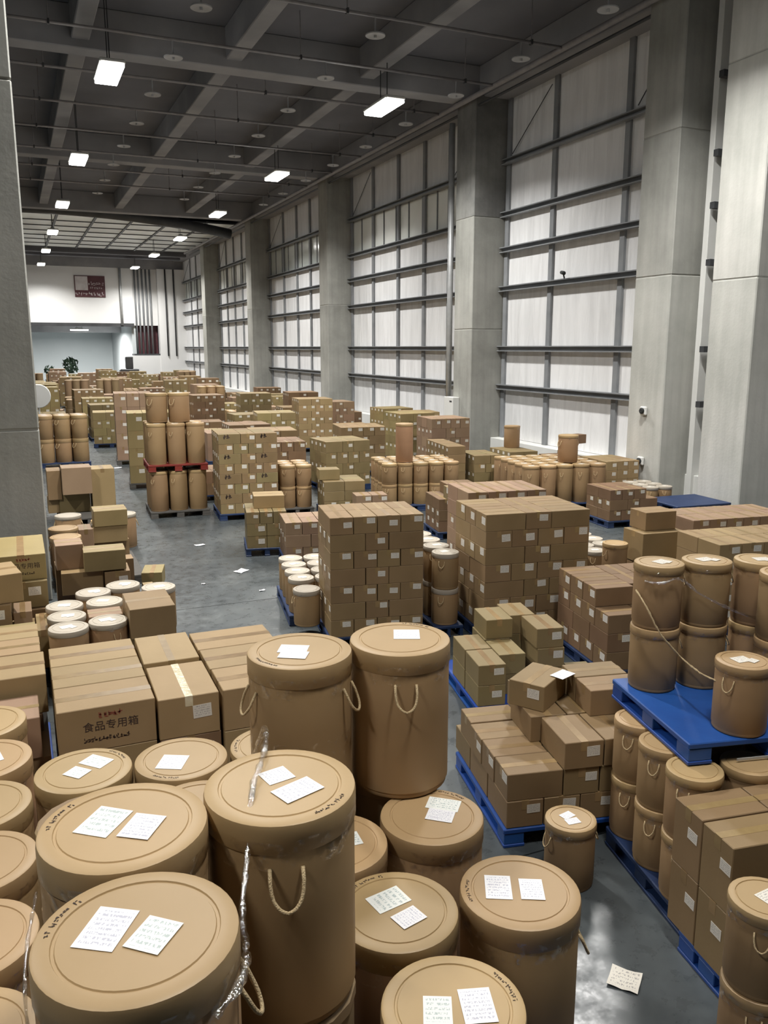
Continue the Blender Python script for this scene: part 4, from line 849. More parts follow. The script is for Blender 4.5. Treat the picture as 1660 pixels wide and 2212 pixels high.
carton(3.256, 4.675, 0.508, R(-12), 0.26, 0.4, 0.187, 'brown', 'third layer carton behind the front left one, stepped pile', prio=1, paper=False)
carton(3.52, 4.619, 0.508, R(-12), 0.26, 0.4, 0.187, 'brown', 'third layer carton behind the front right one, stepped pile', prio=1, paper=False)
carton(3.462, 4.973, 0.508, R(-102), 0.25, 0.4, 0.187, 'brown', 'third layer hindmost carton, stepped pile', prio=1, paper=False)
carton(3.303, 4.752, 0.696, R(-58), 0.27, 0.4, 0.187, 'brown', 'topmost skewed carton with a white sheet, stepped pile', prio=1)
carton(3.683, 4.426, 0.696, R(-102), 0.24, 0.4, 0.187, 'brown', 'fourth layer right carton, nearer one, stepped pile', prio=1, paper=False)
carton(3.736, 4.675, 0.696, R(-102), 0.24, 0.4, 0.187, 'brown', 'fourth layer right carton, farther one, stepped pile', prio=1, paper=False)
carton(3.717, 4.582, 0.508, R(-102), 0.38, 0.13, 0.187, 'brown', 'filler carton under the right fourth layer, stepped pile', prio=1, vis=False)
lp = [('white sheet lying on the skewed topmost carton of the stepped pile', (3.45, 4.662), .886, .16, .11, 20)]
# S10: dark pile between stepped pile and drum tower
stack('dark pile left of the drum tower', 5.0, 6.08, -10, ['SSS', 'EEEE', 'SSS', ('SES',1,9)], 1.1, 1.1, tone='dark', prio=1)
# ------------------------------------------------------------------ drum tower on blue pallets, right
pallet(3.13, 3.07, R(-12), 1.05, .9, 'dark_blue_plastic', 'dark pallet on the floor under the drum tower')
drum('low', 3.3, 3.215, 0.132, 'nearest small drum of the left side row, lower tier under the blue pallet', prio=1, papers=0, stamp=False, handles=[205])
drum('low', 3.3, 3.215, 0.52, 'nearest small drum of the left side row, upper tier under the blue pallet', prio=1, papers=0, stamp=False, handles=[205])
drum('low', 3.375, 3.53, 0.132, 'middle small drum of the left side row, lower tier under the blue pallet', prio=1, papers=0, stamp=False, handles=[205])
drum('low', 3.375, 3.53, 0.52, 'middle small drum of the left side row, upper tier under the blue pallet', prio=1, papers=0, stamp=False, handles=[205])
drum('low', 3.45, 3.845, 0.132, 'farthest small drum of the left side row, lower tier under the blue pallet', prio=1, papers=0, stamp=False, handles=[205])
drum('low', 3.45, 3.845, 0.52, 'farthest small drum of the left side row, upper tier under the blue pallet', prio=1, papers=0, stamp=False, handles=[205])
drum('low', 3.63, 3.145, 0.132, 'small drum inside the drum tower, front row, centre, lower tier', prio=1, papers=0, stamp=False, handles=False, tape=False, vis=True)
drum('low', 3.63, 3.145, 0.52, 'small drum inside the drum tower, front row, centre, upper tier', prio=1, papers=0, stamp=False, handles=False, tape=False, vis=True)
drum('low', 3.96, 3.075, 0.132, 'small drum inside the drum tower, front row, right, lower tier', prio=1, papers=0, stamp=False, handles=False, tape=False, vis=True)
drum('low', 3.96, 3.075, 0.52, 'small drum inside the drum tower, front row, right, upper tier', prio=1, papers=0, stamp=False, handles=False, tape=False, vis=True)
drum('low', 3.705, 3.46, 0.132, 'small drum inside the drum tower, middle row, centre, lower tier', prio=1, papers=0, stamp=False, handles=False, tape=False, vis=False)
drum('low', 3.705, 3.46, 0.52, 'small drum inside the drum tower, middle row, centre, upper tier', prio=1, papers=0, stamp=False, handles=False, tape=False, vis=False)
drum('low', 4.035, 3.39, 0.132, 'small drum inside the drum tower, middle row, right, lower tier', prio=1, papers=0, stamp=False, handles=False, tape=False, vis=False)
drum('low', 4.035, 3.39, 0.52, 'small drum inside the drum tower, middle row, right, upper tier', prio=1, papers=0, stamp=False, handles=False, tape=False, vis=False)
tp = pallet(3.268, 3.237, R(-13), 1.15, .95, 'blue_plastic', 'bright blue pallet carrying the upper drums of the tower', .912)
o = simple('name_plate', (.30, -.006, .004), (.62, .0, .018), 'galvanised', tp)
drum('small', 3.648, 3.979, 1.046, 'small drum on the bright blue pallet, left column, lower', prio=1, papers=0, stamp=False, handles=[-30], tape=True)
drum('small', 3.648, 3.979, 1.46, 'small drum on the bright blue pallet, left column, upper', prio=1, papers=1, stamp=False, handles=[-22], tape=True)
drum('small', 3.969, 3.903, 1.046, 'small drum on the bright blue pallet, second column, lower', prio=1, papers=0, stamp=False, handles=[-30], tape=True)
drum('small', 3.969, 3.903, 1.46, 'small drum on the bright blue pallet, second column, upper', prio=1, papers=1, stamp=False, handles=[-22], tape=True)
drum('small', 4.287, 3.776, 1.046, 'small drum on the bright blue pallet, third column, lower', prio=1, papers=0, stamp=False, handles=[-30], tape=True)
drum('small', 4.287, 3.776, 1.46, 'small drum on the bright blue pallet, third column, upper', prio=1, papers=1, stamp=False, handles=[-22], tape=True)
drum('small', 4.178, 3.469, 1.046, 'small drum on the bright blue pallet, column at the picture edge, lower', prio=1, papers=0, stamp=False, handles=[-30], tape=True)
drum('small', 4.178, 3.469, 1.46, 'small drum on the bright blue pallet, column at the picture edge, upper', prio=1, papers=1, stamp=False, handles=[-22], tape=True)
drum('small', 3.681, 3.288, 1.046, 'single small drum in front on the bright blue pallet', prio=1, papers=1, stamp=False, handles=[195])
drum('small', 2.874, 3.74, 0.001, 'lone small drum on the clear floor with two papers', prio=1, papers=2, stamp=False, handles=[-15, 175])
# cartons and drums at the lower right edge
pallet(2.97, 2.52, R(-9), .92, .48, 'blue_plastic', 'blue pallet under the upright cartons at the right edge')
carton(3.188, 2.7, 0.132, R(-99), 0.235, 0.4, 0.358, 'brown', 'nearer upright carton at the right edge, lower, label facing the floor', prio=1)
carton(3.592, 2.635, 0.132, R(-99), 0.235, 0.4, 0.358, 'brown', 'nearer upright carton inside the right edge row, lower', prio=1, paper=False)
carton(3.188, 2.7, 0.492, R(-99), 0.235, 0.4, 0.358, 'brown', 'nearer upright carton at the right edge, upper, label facing the floor', prio=1)
carton(3.592, 2.635, 0.492, R(-99), 0.235, 0.4, 0.358, 'brown', 'nearer upright carton inside the right edge row, upper', prio=1, paper=False)
carton(3.233, 2.945, 0.132, R(-99), 0.235, 0.4, 0.358, 'brown', 'farther upright carton at the right edge, lower, label facing the floor', prio=1)
carton(3.637, 2.88, 0.132, R(-99), 0.235, 0.4, 0.358, 'brown', 'farther upright carton inside the right edge row, lower', prio=1, paper=False)
carton(3.233, 2.945, 0.492, R(-99), 0.235, 0.4, 0.358, 'brown', 'farther upright carton at the right edge, upper, label facing the floor', prio=1)
carton(3.637, 2.88, 0.492, R(-99), 0.235, 0.4, 0.358, 'brown', 'farther upright carton inside the right edge row, upper', prio=1, paper=False)
carton(3.42, 2.33, 0.001, R(-99), 0.2, 0.4, 0.62, 'tan', 'shorter carton before the upright ones at the right edge', prio=1)
drum('small', 2.83, 2.3, 0.02, 'small drum at the right picture edge below the cartons, lower', prio=1, papers=0, stamp=False, rot=R(40))
drum('small', 2.83, 2.3, 0.434, 'small drum at the right picture edge below the cartons, upper', prio=1, papers=1, stamp=False, rot=R(40))
drum('small', 2.93, 1.98, 0.02, 'small drum cut by the lower right picture edge, lower', prio=1, papers=0, stamp=False, rot=R(40))
drum('small', 2.93, 1.98, 0.434, 'small drum cut by the lower right picture edge, upper', prio=1, papers=1, stamp=False, rot=R(40))
# ------------------------------------------------------------------ right middle distance
carton(7.233, 8.055, 0.97, R(-96), 0.34, 0.44, 0.23, 'brown', 'single carton on top before the right column foot', prio=1, paper=False)
carton(7.187, 7.966, 0.588, R(-96), 0.42, 0.6, 0.38, 'brown', 'wide carton carrying the single one before the right column', prio=1, paper=False)
stack('support pile of the wide carton', 6.87, 7.81, -6, ['EE','EE'], .55, .4, tone='dark', z0=.2)
stack('flat-topped pile at the right picture edge', 6.948, 6.657, -8, ['EEEEEE', 'EEEEEE', 'EEEEEE', 'EEEEEE', 'EEEEEE'], 1.75, 0.78, tone='tan', prio=1)
stack('flat-topped pile behind at the right picture edge', 7.646, 7.787, -8, ['EEEEEE', 'EEEEEE', 'EEEEEE', 'EEEEEE', 'EEEEEE'], 1.9, 0.78, tone='pinkish')
drumgrid('white-lidded drums right of the broad stack', 6.12, 8.75, -8, 4, 6, 'small', 1, 'dark_blue_plastic', lid='pale_lid', prio=1)
drum('small', 6.62, 8.0, 0.02, 'kraft drum standing left of the wide carton, lower', prio=1, papers=0, stamp=False)
drum('small', 6.62, 8.0, 0.434, 'kraft drum standing left of the wide carton, upper', prio=1, papers=0, stamp=False)
stack('reddish pile behind the flat-topped stack', 6.369, 12.219, -10, ['SS', 'SS', 'EEE', ('.EE', 0, 2)], 0.78, 0.8, tone='dark', prio=1)
carton(6.534, 11.898, 0.75, R(-102), 0.36, 0.36, 0.2, 'olive', 'carton on top of the reddish pile', prio=1)
drumgrid('double-tier drums in the middle distance', 6.45, 14.75, -10, 5, 4, 'small', 2, 'dark_blue_plastic', prio=1)
drum('tall', 7.0, 14.95, 0.965, 'pinkish upright drum standing alone on the double-tier drums', prio=1, papers=0, stamp=False, handles=False, tape=False, body='kraft_red')
stack('labelled stack on blue pallet, middle distance', 7.352, 19.426, -9, ['EEEE', 'SES', 'EEEE', 'SES', 'EEEE'], 1.15, 1.1, size=(.28,.42,.22), tone='brown', prio=1)
stack('labelled stack before the grey column', 8.553, 16.026, -9, ['S', 'S', 'S', 'S', 'S'], 0.42, 1.55, tone='brown', prio=1)
stack('labelled stack right of that before the grey column', 9.04, 15.7, -9, ['EEE','SE','EEE','SE'], .8, 1.0, tone='olive', prio=1)
drumgrid('kraft drums near the first wall bay', 9.05, 13.7, -9, 5, 5, 'tall', 1, 'dark_blue_plastic', prio=1)
drum('mid', 10.28, 14.05, 0.896, 'single reddish drum standing on the kraft drums', prio=1, papers=0, stamp=False, body='kraft_red')
drum('mid', 11.5, 18.1, 0.697, 'small greenish drum by the white curb', prio=1, papers=0, stamp=False, handles=False)
stack('low cartons by the white curb', 10.9, 17.2, -4, ['EEEE','EEEE','SS'], 1.1, 1.1, tone='olive')
stack('reddish cartons by the wall', 11.3, 15.6, -4, ['SES','EEE','SS',('S',0,1)], .95, 1.1, tone='dark', prio=1)
carton(11.682, 15.627, 1.05, R(-78), 0.26, 0.3, 0.2, 'dark', 'open reddish carton on top of the wall pile', prio=1, paper=False)
stack('tan pile before the pale column', 11.05, 13.75, -4, ['EEE']*4, .8, 1.0, tone='tan', prio=1)
stack('reddish pile near the pale column', 9.588, 11.789, -6, ['EEE', 'SES', 'EEE'], 1.0, 0.8, tone='dark', prio=1)
drumgrid('lids row near the pale column', 10.99, 12.4, -4, 2, 3, 'small', 1, 'grey_wood', lid='pale_lid')
pallet(10.72, 11.32, R(-4), 1.2, 1.0, 'dark_blue_plastic', 'empty dark blue pallet stacked by the pale column, lowest', 0.0)
pallet(10.72, 11.32, R(-4), 1.2, 1.0, 'dark_blue_plastic', 'empty dark blue pallet stacked by the pale column, middle', 0.131)
pallet(10.72, 11.32, R(-4), 1.2, 1.0, 'dark_blue_plastic', 'empty dark blue pallet stacked by the pale column, topmost', 0.262)
stack('green-brown pile in the middle distance', 5.217, 14.726, -10, ['EEE', 'SS', 'SS'], 0.8, 0.8, tone='olive', prio=1)
carton(5.432, 15.085, 0.7, R(-100), 0.35, 0.4, 0.2, 'olive', 'single olive carton on the green-brown pile', prio=1, paper=False)
drumgrid('slim kraft drums behind the printed stack', 4.53, 15.3, -8, 2, 3, 'small', 2, 'grey_wood', prio=1)
stack('low carton pile before the double-tier drums', 5.617, 14.079, -10, ['EE', 'EE'], 0.6, 0.4, tone='pinkish')
# ------------------------------------------------------------------ goods filling the hall behind
stack('far pallet, first row back, first place', 3.27, 17.4, -4.6, ['EEEE', 'SES'], 1.08, 1.05, size=(.27,.41,0.25), tone='dark', pal='dark_blue_plastic')
stack('far pallet, first row back, second place', 4.65, 17.4, -5.9, ['EEEE', 'SES', 'EEEE', 'SES', 'EEEE'], 1.08, 1.05, size=(.27,.41,0.21), tone='dark', pal='dark_blue_plastic')
stack('far pallet, first row back, third place', 6.22, 17.4, 1.3, ['EEEE', 'SES', 'EEEE', 'SES'], 1.08, 1.05, size=(.27,.41,0.25), tone='olive', pal='dark_blue_plastic')
stack('far pallet, second row back, second place', 5.02, 19.16, -7.4, ['EEEE', 'SES', 'EEEE', 'SES', 'EEEE', 'SES'], 1.08, 1.05, size=(.27,.41,0.187), tone='brown', pal='dark_blue_plastic')
stack('far pallet, second row back, fifth place', 9.75, 19.16, -4.1, ['EEEE', 'SES', 'EEEE', 'SES', 'EEEE'], 1.08, 1.05, size=(.27,.41,0.25), tone='pinkish', pal='dark_blue_plastic')
stack('far pallet, third row back, second place', 4.88, 20.87, -2.1, ['EEEE', 'SES', 'EEEE', 'SES', 'EEEE', 'SES'], 1.08, 1.05, size=(.27,.41,0.187), tone='dark', pal='dark_blue_plastic')
stack('far pallet, third row back, fifth place', 9.65, 20.87, 1.8, ['EEEE', 'SES', 'EEEE', 'SES', 'EEEE', 'SES'], 1.08, 1.05, size=(.27,.41,0.21), tone='yellowish', pal='dark_blue_plastic')
stack('far pallet, fourth row back, second place', 4.7, 22.71, -2.9, ['EEE', 'EEE'], 1.05, 1.0, size=(.34,.48,.38), tone='pinkish', pal='dark_blue_plastic')
stack('far pallet, fourth row back, third place', 6.11, 22.71, -8.6, ['EEEE', 'SES', 'EEEE', 'SES', 'EEEE', 'SES'], 1.08, 1.05, size=(.27,.41,0.21), tone='yellowish', pal='dark_blue_plastic')
stack('far pallet, fourth row back, fifth place', 9.03, 22.71, 1.8, ['EEEE', 'SES', 'EEEE'], 1.08, 1.05, size=(.27,.41,0.25), tone='yellowish', pal='dark_blue_plastic')
stack('far pallet, fourth row back, sixth place', 10.71, 22.71, -7.8, ['EEE', 'EEE', 'EEE'], 1.05, 1.0, size=(.34,.48,.38), tone='tan', pal='dark_blue_plastic')
stack('far pallet, fifth row back, second place', 4.63, 24.6, -8.9, ['EEEE', 'SES', 'EEEE'], 1.08, 1.05, size=(.27,.41,0.21), tone='tan', pal='dark_blue_plastic')
drumgrid('far pallet, fifth row back, third place', 6.23, 24.6, -8.3, 3, 3, 'small', 2, 'dark_blue_plastic')
stack('far pallet, fifth row back, fourth place', 7.93, 24.6, -5.7, ['EEEE', 'SES', 'EEEE', 'SES', 'EEEE', 'SES', 'EEEE', 'SES'], 1.08, 1.05, size=(.27,.41,0.187), tone='tan', pal='dark_blue_plastic')
stack('far pallet, fifth row back, fifth place', 9.32, 24.6, -1.5, ['EEEE', 'SES', 'EEEE'], 1.08, 1.05, size=(.27,.41,0.21), tone='tan', pal='dark_blue_plastic')
stack('far pallet, fifth row back, sixth place', 10.76, 24.6, 1.1, ['EEEE', 'SES', 'EEEE', 'SES', 'EEEE', 'SES'], 1.08, 1.05, size=(.27,.41,0.187), tone='yellowish', pal='dark_blue_plastic')
stack('far pallet, sixth row back, second place', 4.88, 26.43, -6.8, ['EEEE', 'SES', 'EEEE', 'SES'], 1.08, 1.05, size=(.27,.41,0.187), tone='dark', pal='dark_blue_plastic')
stack('far pallet, sixth row back, third place', 6.37, 26.43, 1.0, ['EEEE', 'SES', 'EEEE', 'SES', 'EEEE'], 1.08, 1.05, size=(.27,.41,0.187), tone='olive', pal='dark_blue_plastic')
stack('far pallet, sixth row back, fourth place', 7.98, 26.43, -3.6, ['EEEE', 'SES', 'EEEE', 'SES', 'EEEE', 'SES'], 1.08, 1.05, size=(.27,.41,0.187), tone='brown', pal='dark_blue_plastic')
stack('far pallet, sixth row back, fifth place', 9.43, 26.43, 1.1, ['EEEE', 'SES', 'EEEE', 'SES', 'EEEE', 'SES'], 1.08, 1.05, size=(.27,.41,0.21), tone='pinkish', pal='dark_blue_plastic')
stack('far pallet, seventh row back, second place', 2.21, 28.35, -4.8, ['EEEE', 'SES', 'EEEE', 'SES'], 1.08, 1.05, size=(.27,.41,0.25), tone='yellowish', pal='dark_blue_plastic')
stack('far pallet, seventh row back, third place', 3.91, 28.35, -8.9, ['EEE', 'EEE', 'EEE', 'EEE'], 1.05, 1.0, size=(.34,.48,.38), tone='tan', pal='dark_blue_plastic')
stack('far pallet, seventh row back, fourth place', 5.44, 28.35, 2.1, ['EEEE', 'SES', 'EEEE', 'SES', 'EEEE', 'SES', 'EEEE'], 1.08, 1.05, size=(.27,.41,0.21), tone='dark', pal='dark_blue_plastic')
stack('far pallet, seventh row back, fifth place', 7.05, 28.35, -5.5, ['EEEE', 'SES', 'EEEE', 'SES', 'EEEE', 'SES', 'EEEE', 'SES'], 1.08, 1.05, size=(.27,.41,0.187), tone='olive', pal='dark_blue_plastic')
stack('far pallet, seventh row back, sixth place', 8.77, 28.35, -6.1, ['EEEE', 'SES', 'EEEE', 'SES', 'EEEE', 'SES'], 1.08, 1.05, size=(.27,.41,0.25), tone='dark', pal='dark_blue_plastic')
stack('far pallet, seventh row back, seventh place', 10.46, 28.35, -2.1, ['EEEE', 'SES', 'EEEE', 'SES'], 1.08, 1.05, size=(.27,.41,0.187), tone='dark', pal='dark_blue_plastic')
stack('far pallet, eighth row back, first place', 0.61, 30.22, 2.3, ['EEEE', 'SES', 'EEEE', 'SES'], 1.08, 1.05, size=(.27,.41,0.187), tone='pinkish', pal='dark_blue_plastic')
stack('far pallet, eighth row back, second place', 2.29, 30.22, 0.4, ['EEEE', 'SES', 'EEEE', 'SES', 'EEEE', 'SES'], 1.08, 1.05, size=(.27,.41,0.187), tone='olive', pal='dark_blue_plastic')
stack('far pallet, eighth row back, third place', 3.96, 30.22, 0.5, ['EEE', 'EEE'], 1.05, 1.0, size=(.34,.48,.38), tone='olive', pal='dark_blue_plastic')
drumgrid('far pallet, eighth row back, fourth place', 5.51, 30.22, -4.2, 3, 3, 'small', 2, 'dark_blue_plastic')
drumgrid('far pallet, eighth row back, fifth place', 7.07, 30.22, -3.3, 3, 3, 'tall', 1, 'dark_blue_plastic')
stack('far pallet, eighth row back, seventh place', 9.86, 30.22, -2.8, ['EEEE', 'SES', 'EEEE'], 1.08, 1.05, size=(.27,.41,0.21), tone='olive', pal='dark_blue_plastic')
stack('far pallet, ninth row back, first place', 0.54, 31.97, 2.9, ['EEEE', 'SES'], 1.08, 1.05, size=(.27,.41,0.25), tone='olive', pal='dark_blue_plastic')
stack('far pallet, ninth row back, second place', 2.17, 31.97, -2.2, ['EEEE', 'SES', 'EEEE', 'SES', 'EEEE'], 1.08, 1.05, size=(.27,.41,0.25), tone='yellowish', pal='dark_blue_plastic')
stack('far pallet, ninth row back, third place', 3.74, 31.97, -8.5, ['EEE', 'EEE', 'EEE'], 1.05, 1.0, size=(.34,.48,.38), tone='brown', pal='dark_blue_plastic')
stack('far pallet, ninth row back, fourth place', 5.34, 31.97, -5.2, ['EEE', 'EEE', 'EEE'], 1.05, 1.0, size=(.34,.48,.38), tone='yellowish', pal='dark_blue_plastic')
stack('far pallet, ninth row back, fifth place', 6.73, 31.97, -5.8, ['EEEE', 'SES', 'EEEE', 'SES', 'EEEE'], 1.08, 1.05, size=(.27,.41,0.187), tone='yellowish', pal='dark_blue_plastic')
stack('far pallet, ninth row back, sixth place', 8.42, 31.97, -4.5, ['EEE', 'EEE'], 1.05, 1.0, size=(.34,.48,.38), tone='pinkish', pal='dark_blue_plastic')
drumgrid('far pallet, ninth row back, seventh place', 9.96, 31.97, 0.8, 3, 3, 'small', 2, 'dark_blue_plastic')
stack('far pallet, tenth row back, first place', 0.61, 33.7, -0.4, ['EEEE', 'SES', 'EEEE'], 1.08, 1.05, size=(.27,.41,0.21), tone='olive', pal='dark_blue_plastic')
stack('far pallet, tenth row back, second place', 2.02, 33.7, 1.6, ['EEEE', 'SES', 'EEEE', 'SES', 'EEEE', 'SES', 'EEEE'], 1.08, 1.05, size=(.27,.41,0.21), tone='brown', pal='dark_blue_plastic')
drumgrid('far pallet, tenth row back, third place', 3.44, 33.7, -0.9, 2, 2, 'mid', 2, 'dark_blue_plastic')
drumgrid('far pallet, tenth row back, fifth place', 6.66, 33.7, -7.7, 3, 3, 'tall', 2, 'dark_blue_plastic')
stack('far pallet, tenth row back, sixth place', 8.15, 33.7, 0.9, ['EEEE', 'SES', 'EEEE'], 1.08, 1.05, size=(.27,.41,0.25), tone='olive', pal='dark_blue_plastic')
stack('far pallet, tenth row back, seventh place', 9.75, 33.7, -4.3, ['EEEE', 'SES', 'EEEE', 'SES', 'EEEE'], 1.08, 1.05, size=(.27,.41,0.21), tone='yellowish', pal='dark_blue_plastic')
stack('far pallet, eleventh row back, first place', 0.52, 35.45, 1.1, ['EEE', 'EEE', 'EEE', 'EEE'], 1.05, 1.0, size=(.34,.48,.38), tone='yellowish', pal='dark_blue_plastic', far=True)
drumgrid('far pallet, eleventh row back, second place', 2.1, 35.45, 2.1, 2, 2, 'mid', 2, 'dark_blue_plastic', far=True)
drumgrid('far pallet, eleventh row back, third place', 3.79, 35.45, -7.8, 2, 2, 'mid', 2, 'dark_blue_plastic', far=True)
drumgrid('far pallet, eleventh row back, fourth place', 5.38, 35.45, -7.4, 2, 2, 'mid', 2, 'dark_blue_plastic', far=True)
stack('far pallet, eleventh row back, fifth place', 6.87, 35.45, -0.7, ['EEE', 'EEE', 'EEE', 'EEE'], 1.05, 1.0, size=(.34,.48,.38), tone='pinkish', pal='dark_blue_plastic', far=True)
stack('far pallet, eleventh row back, sixth place', 8.5, 35.45, 1.2, ['EEEE', 'SES', 'EEEE', 'SES', 'EEEE'], 1.08, 1.05, size=(.27,.41,0.187), tone='pinkish', pal='dark_blue_plastic', far=True)
stack('far pallet, eleventh row back, seventh place', 9.97, 35.45, -6.6, ['EEEE', 'SES', 'EEEE', 'SES', 'EEEE'], 1.08, 1.05, size=(.27,.41,0.21), tone='olive', pal='dark_blue_plastic', far=True)
stack('far pallet, twelfth row back, first place', 0.66, 37.22, -6.5, ['EEEE', 'SES'], 1.08, 1.05, size=(.27,.41,0.25), tone='dark', pal='dark_blue_plastic', far=True)
drumgrid('far pallet, twelfth row back, second place', 2.39, 37.22, 2.4, 3, 3, 'small', 1, 'dark_blue_plastic', far=True)
stack('far pallet, twelfth row back, third place', 4.08, 37.22, 0.3, ['EEEE', 'SES', 'EEEE', 'SES'], 1.08, 1.05, size=(.27,.41,0.21), tone='olive', pal='dark_blue_plastic', far=True)
drumgrid('far pallet, twelfth row back, fourth place', 5.53, 37.22, -6.8, 3, 3, 'small', 1, 'dark_blue_plastic', far=True)
drumgrid('far pallet, twelfth row back, fifth place', 7.21, 37.22, -3.9, 3, 3, 'tall', 1, 'dark_blue_plastic', far=True)
stack('far pallet, twelfth row back, sixth place', 8.68, 37.22, -8.6, ['EEEE', 'SES', 'EEEE'], 1.08, 1.05, size=(.27,.41,0.25), tone='dark', pal='dark_blue_plastic', far=True)
stack('far pallet, twelfth row back, seventh place', 10.07, 37.22, -4.4, ['EEEE', 'SES', 'EEEE', 'SES', 'EEEE'], 1.08, 1.05, size=(.27,.41,0.25), tone='dark', pal='dark_blue_plastic', far=True)
stack('distant pallet by the end wall', 0.55, 38.87, -8.1, ['EEEE', 'SES', 'EEEE', 'SES', 'EEEE', 'SES'], 1.08, 1.05, size=(.27,.41,0.25), tone='yellowish', pal='dark_blue_plastic', far=True)
drumgrid('distant pallet by the end wall', 1.96, 38.87, -4.5, 3, 3, 'small', 2, 'dark_blue_plastic', far=True)
stack('distant pallet by the end wall', 3.58, 38.87, 0.7, ['EEEE', 'SES', 'EEEE', 'SES'], 1.08, 1.05, size=(.27,.41,0.25), tone='pinkish', pal='dark_blue_plastic', far=True)
stack('distant pallet by the end wall', 5.14, 38.87, -2.9, ['EEEE', 'SES', 'EEEE', 'SES', 'EEEE'], 1.08, 1.05, size=(.27,.41,0.25), tone='pinkish', pal='dark_blue_plastic', far=True)
stack('distant pallet by the end wall', 6.78, 38.87, -0.2, ['EEEE', 'SES', 'EEEE', 'SES'], 1.08, 1.05, size=(.27,.41,0.25), tone='pinkish', pal='dark_blue_plastic', far=True)
drumgrid('distant pallet by the end wall', 8.2, 38.87, 2.0, 2, 2, 'mid', 2, 'dark_blue_plastic', far=True)
stack('distant pallet by the end wall', 9.77, 38.87, -3.5, ['EEEE', 'SES'], 1.08, 1.05, size=(.27,.41,0.25), tone='olive', pal='dark_blue_plastic', far=True)
stack('distant pallet by the end wall', 0.61, 40.77, -4.7, ['EEEE', 'SES', 'EEEE', 'SES', 'EEEE', 'SES', 'EEEE', 'SES'], 1.08, 1.05, size=(.27,.41,0.187), tone='yellowish', pal='dark_blue_plastic', far=True)
drumgrid('distant pallet by the end wall', 2.0, 40.77, -6.0, 3, 3, 'small', 2, 'dark_blue_plastic', far=True)
stack('distant pallet by the end wall', 3.54, 40.77, -8.2, ['EEEE', 'SES', 'EEEE', 'SES'], 1.08, 1.05, size=(.27,.41,0.187), tone='brown', pal='dark_blue_plastic', far=True)
drumgrid('distant pallet by the end wall', 4.95, 40.77, 0.3, 2, 2, 'mid', 1, 'dark_blue_plastic', far=True)
stack('distant pallet by the end wall', 6.53, 40.77, -4.3, ['EEE', 'EEE', 'EEE', 'EEE'], 1.05, 1.0, size=(.34,.48,.38), tone='olive', pal='dark_blue_plastic', far=True)
stack('distant pallet by the end wall', 8.12, 40.77, 0.6, ['EEEE', 'SES', 'EEEE'], 1.08, 1.05, size=(.27,.41,0.25), tone='olive', pal='dark_blue_plastic', far=True)
drumgrid('distant pallet by the end wall', 9.8, 40.77, -5.5, 3, 3, 'small', 2, 'dark_blue_plastic', far=True)
drumgrid('distant pallet by the end wall', 0.54, 42.73, -2.7, 3, 3, 'small', 1, 'dark_blue_plastic', far=True)
drumgrid('distant pallet by the end wall', 2.13, 42.73, -9.0, 3, 3, 'tall', 2, 'dark_blue_plastic', far=True)
drumgrid('distant pallet by the end wall', 3.57, 42.73, -6.6, 3, 3, 'tall', 2, 'dark_blue_plastic', far=True)
stack('distant pallet by the end wall', 5.27, 42.73, -7.7, ['EEEE', 'SES', 'EEEE', 'SES'], 1.08, 1.05, size=(.27,.41,0.187), tone='dark', pal='dark_blue_plastic', far=True)
stack('distant pallet by the end wall', 6.93, 42.73, -8.4, ['EEEE', 'SES'], 1.08, 1.05, size=(.27,.41,0.25), tone='olive', pal='dark_blue_plastic', far=True)
stack('distant pallet by the end wall', 8.5, 42.73, -5.1, ['EEE', 'EEE', 'EEE', 'EEE'], 1.05, 1.0, size=(.34,.48,.38), tone='dark', pal='dark_blue_plastic', far=True)
stack('distant pallet by the end wall', 9.93, 42.73, -1.8, ['EEE', 'EEE'], 1.05, 1.0, size=(.34,.48,.38), tone='dark', pal='dark_blue_plastic', far=True)
stack('distant pallet by the end wall', 0.69, 44.47, 1.3, ['EEEE', 'SES', 'EEEE', 'SES'], 1.08, 1.05, size=(.27,.41,0.21), tone='olive', pal='dark_blue_plastic', far=True)
drumgrid('distant pallet by the end wall', 2.35, 44.47, 1.1, 3, 3, 'small', 2, 'dark_blue_plastic', far=True)
drumgrid('distant pallet by the end wall', 3.97, 44.47, -3.9, 3, 3, 'tall', 2, 'dark_blue_plastic', far=True)
stack('distant pallet by the end wall', 5.51, 44.47, -3.7, ['EEEE', 'SES', 'EEEE'], 1.08, 1.05, size=(.27,.41,0.25), tone='brown', pal='dark_blue_plastic', far=True)
stack('distant pallet by the end wall', 7.19, 44.47, -4.7, ['EEEE', 'SES', 'EEEE', 'SES'], 1.08, 1.05, size=(.27,.41,0.187), tone='brown', pal='dark_blue_plastic', far=True)
stack('distant pallet by the end wall', 8.7, 44.47, -2.6, ['EEEE', 'SES', 'EEEE', 'SES', 'EEEE', 'SES'], 1.08, 1.05, size=(.27,.41,0.187), tone='brown', pal='dark_blue_plastic', far=True)
stack('distant pallet by the end wall', 10.26, 44.47, -7.3, ['EEEE', 'SES', 'EEEE'], 1.08, 1.05, size=(.27,.41,0.21), tone='yellowish', pal='dark_blue_plastic', far=True)
stack('distant pallet by the end wall', 3.71, 46.23, -6.1, ['EEEE', 'SES', 'EEEE', 'SES', 'EEEE'], 1.08, 1.05, size=(.27,.41,0.187), tone='olive', pal='dark_blue_plastic', far=True)
drumgrid('distant pallet by the end wall', 5.13, 46.23, -1.9, 3, 3, 'small', 2, 'dark_blue_plastic', far=True)
stack('distant pallet by the end wall', 6.79, 46.23, -3.1, ['EEEE', 'SES', 'EEEE', 'SES', 'EEEE', 'SES'], 1.08, 1.05, size=(.27,.41,0.21), tone='brown', pal='dark_blue_plastic', far=True)
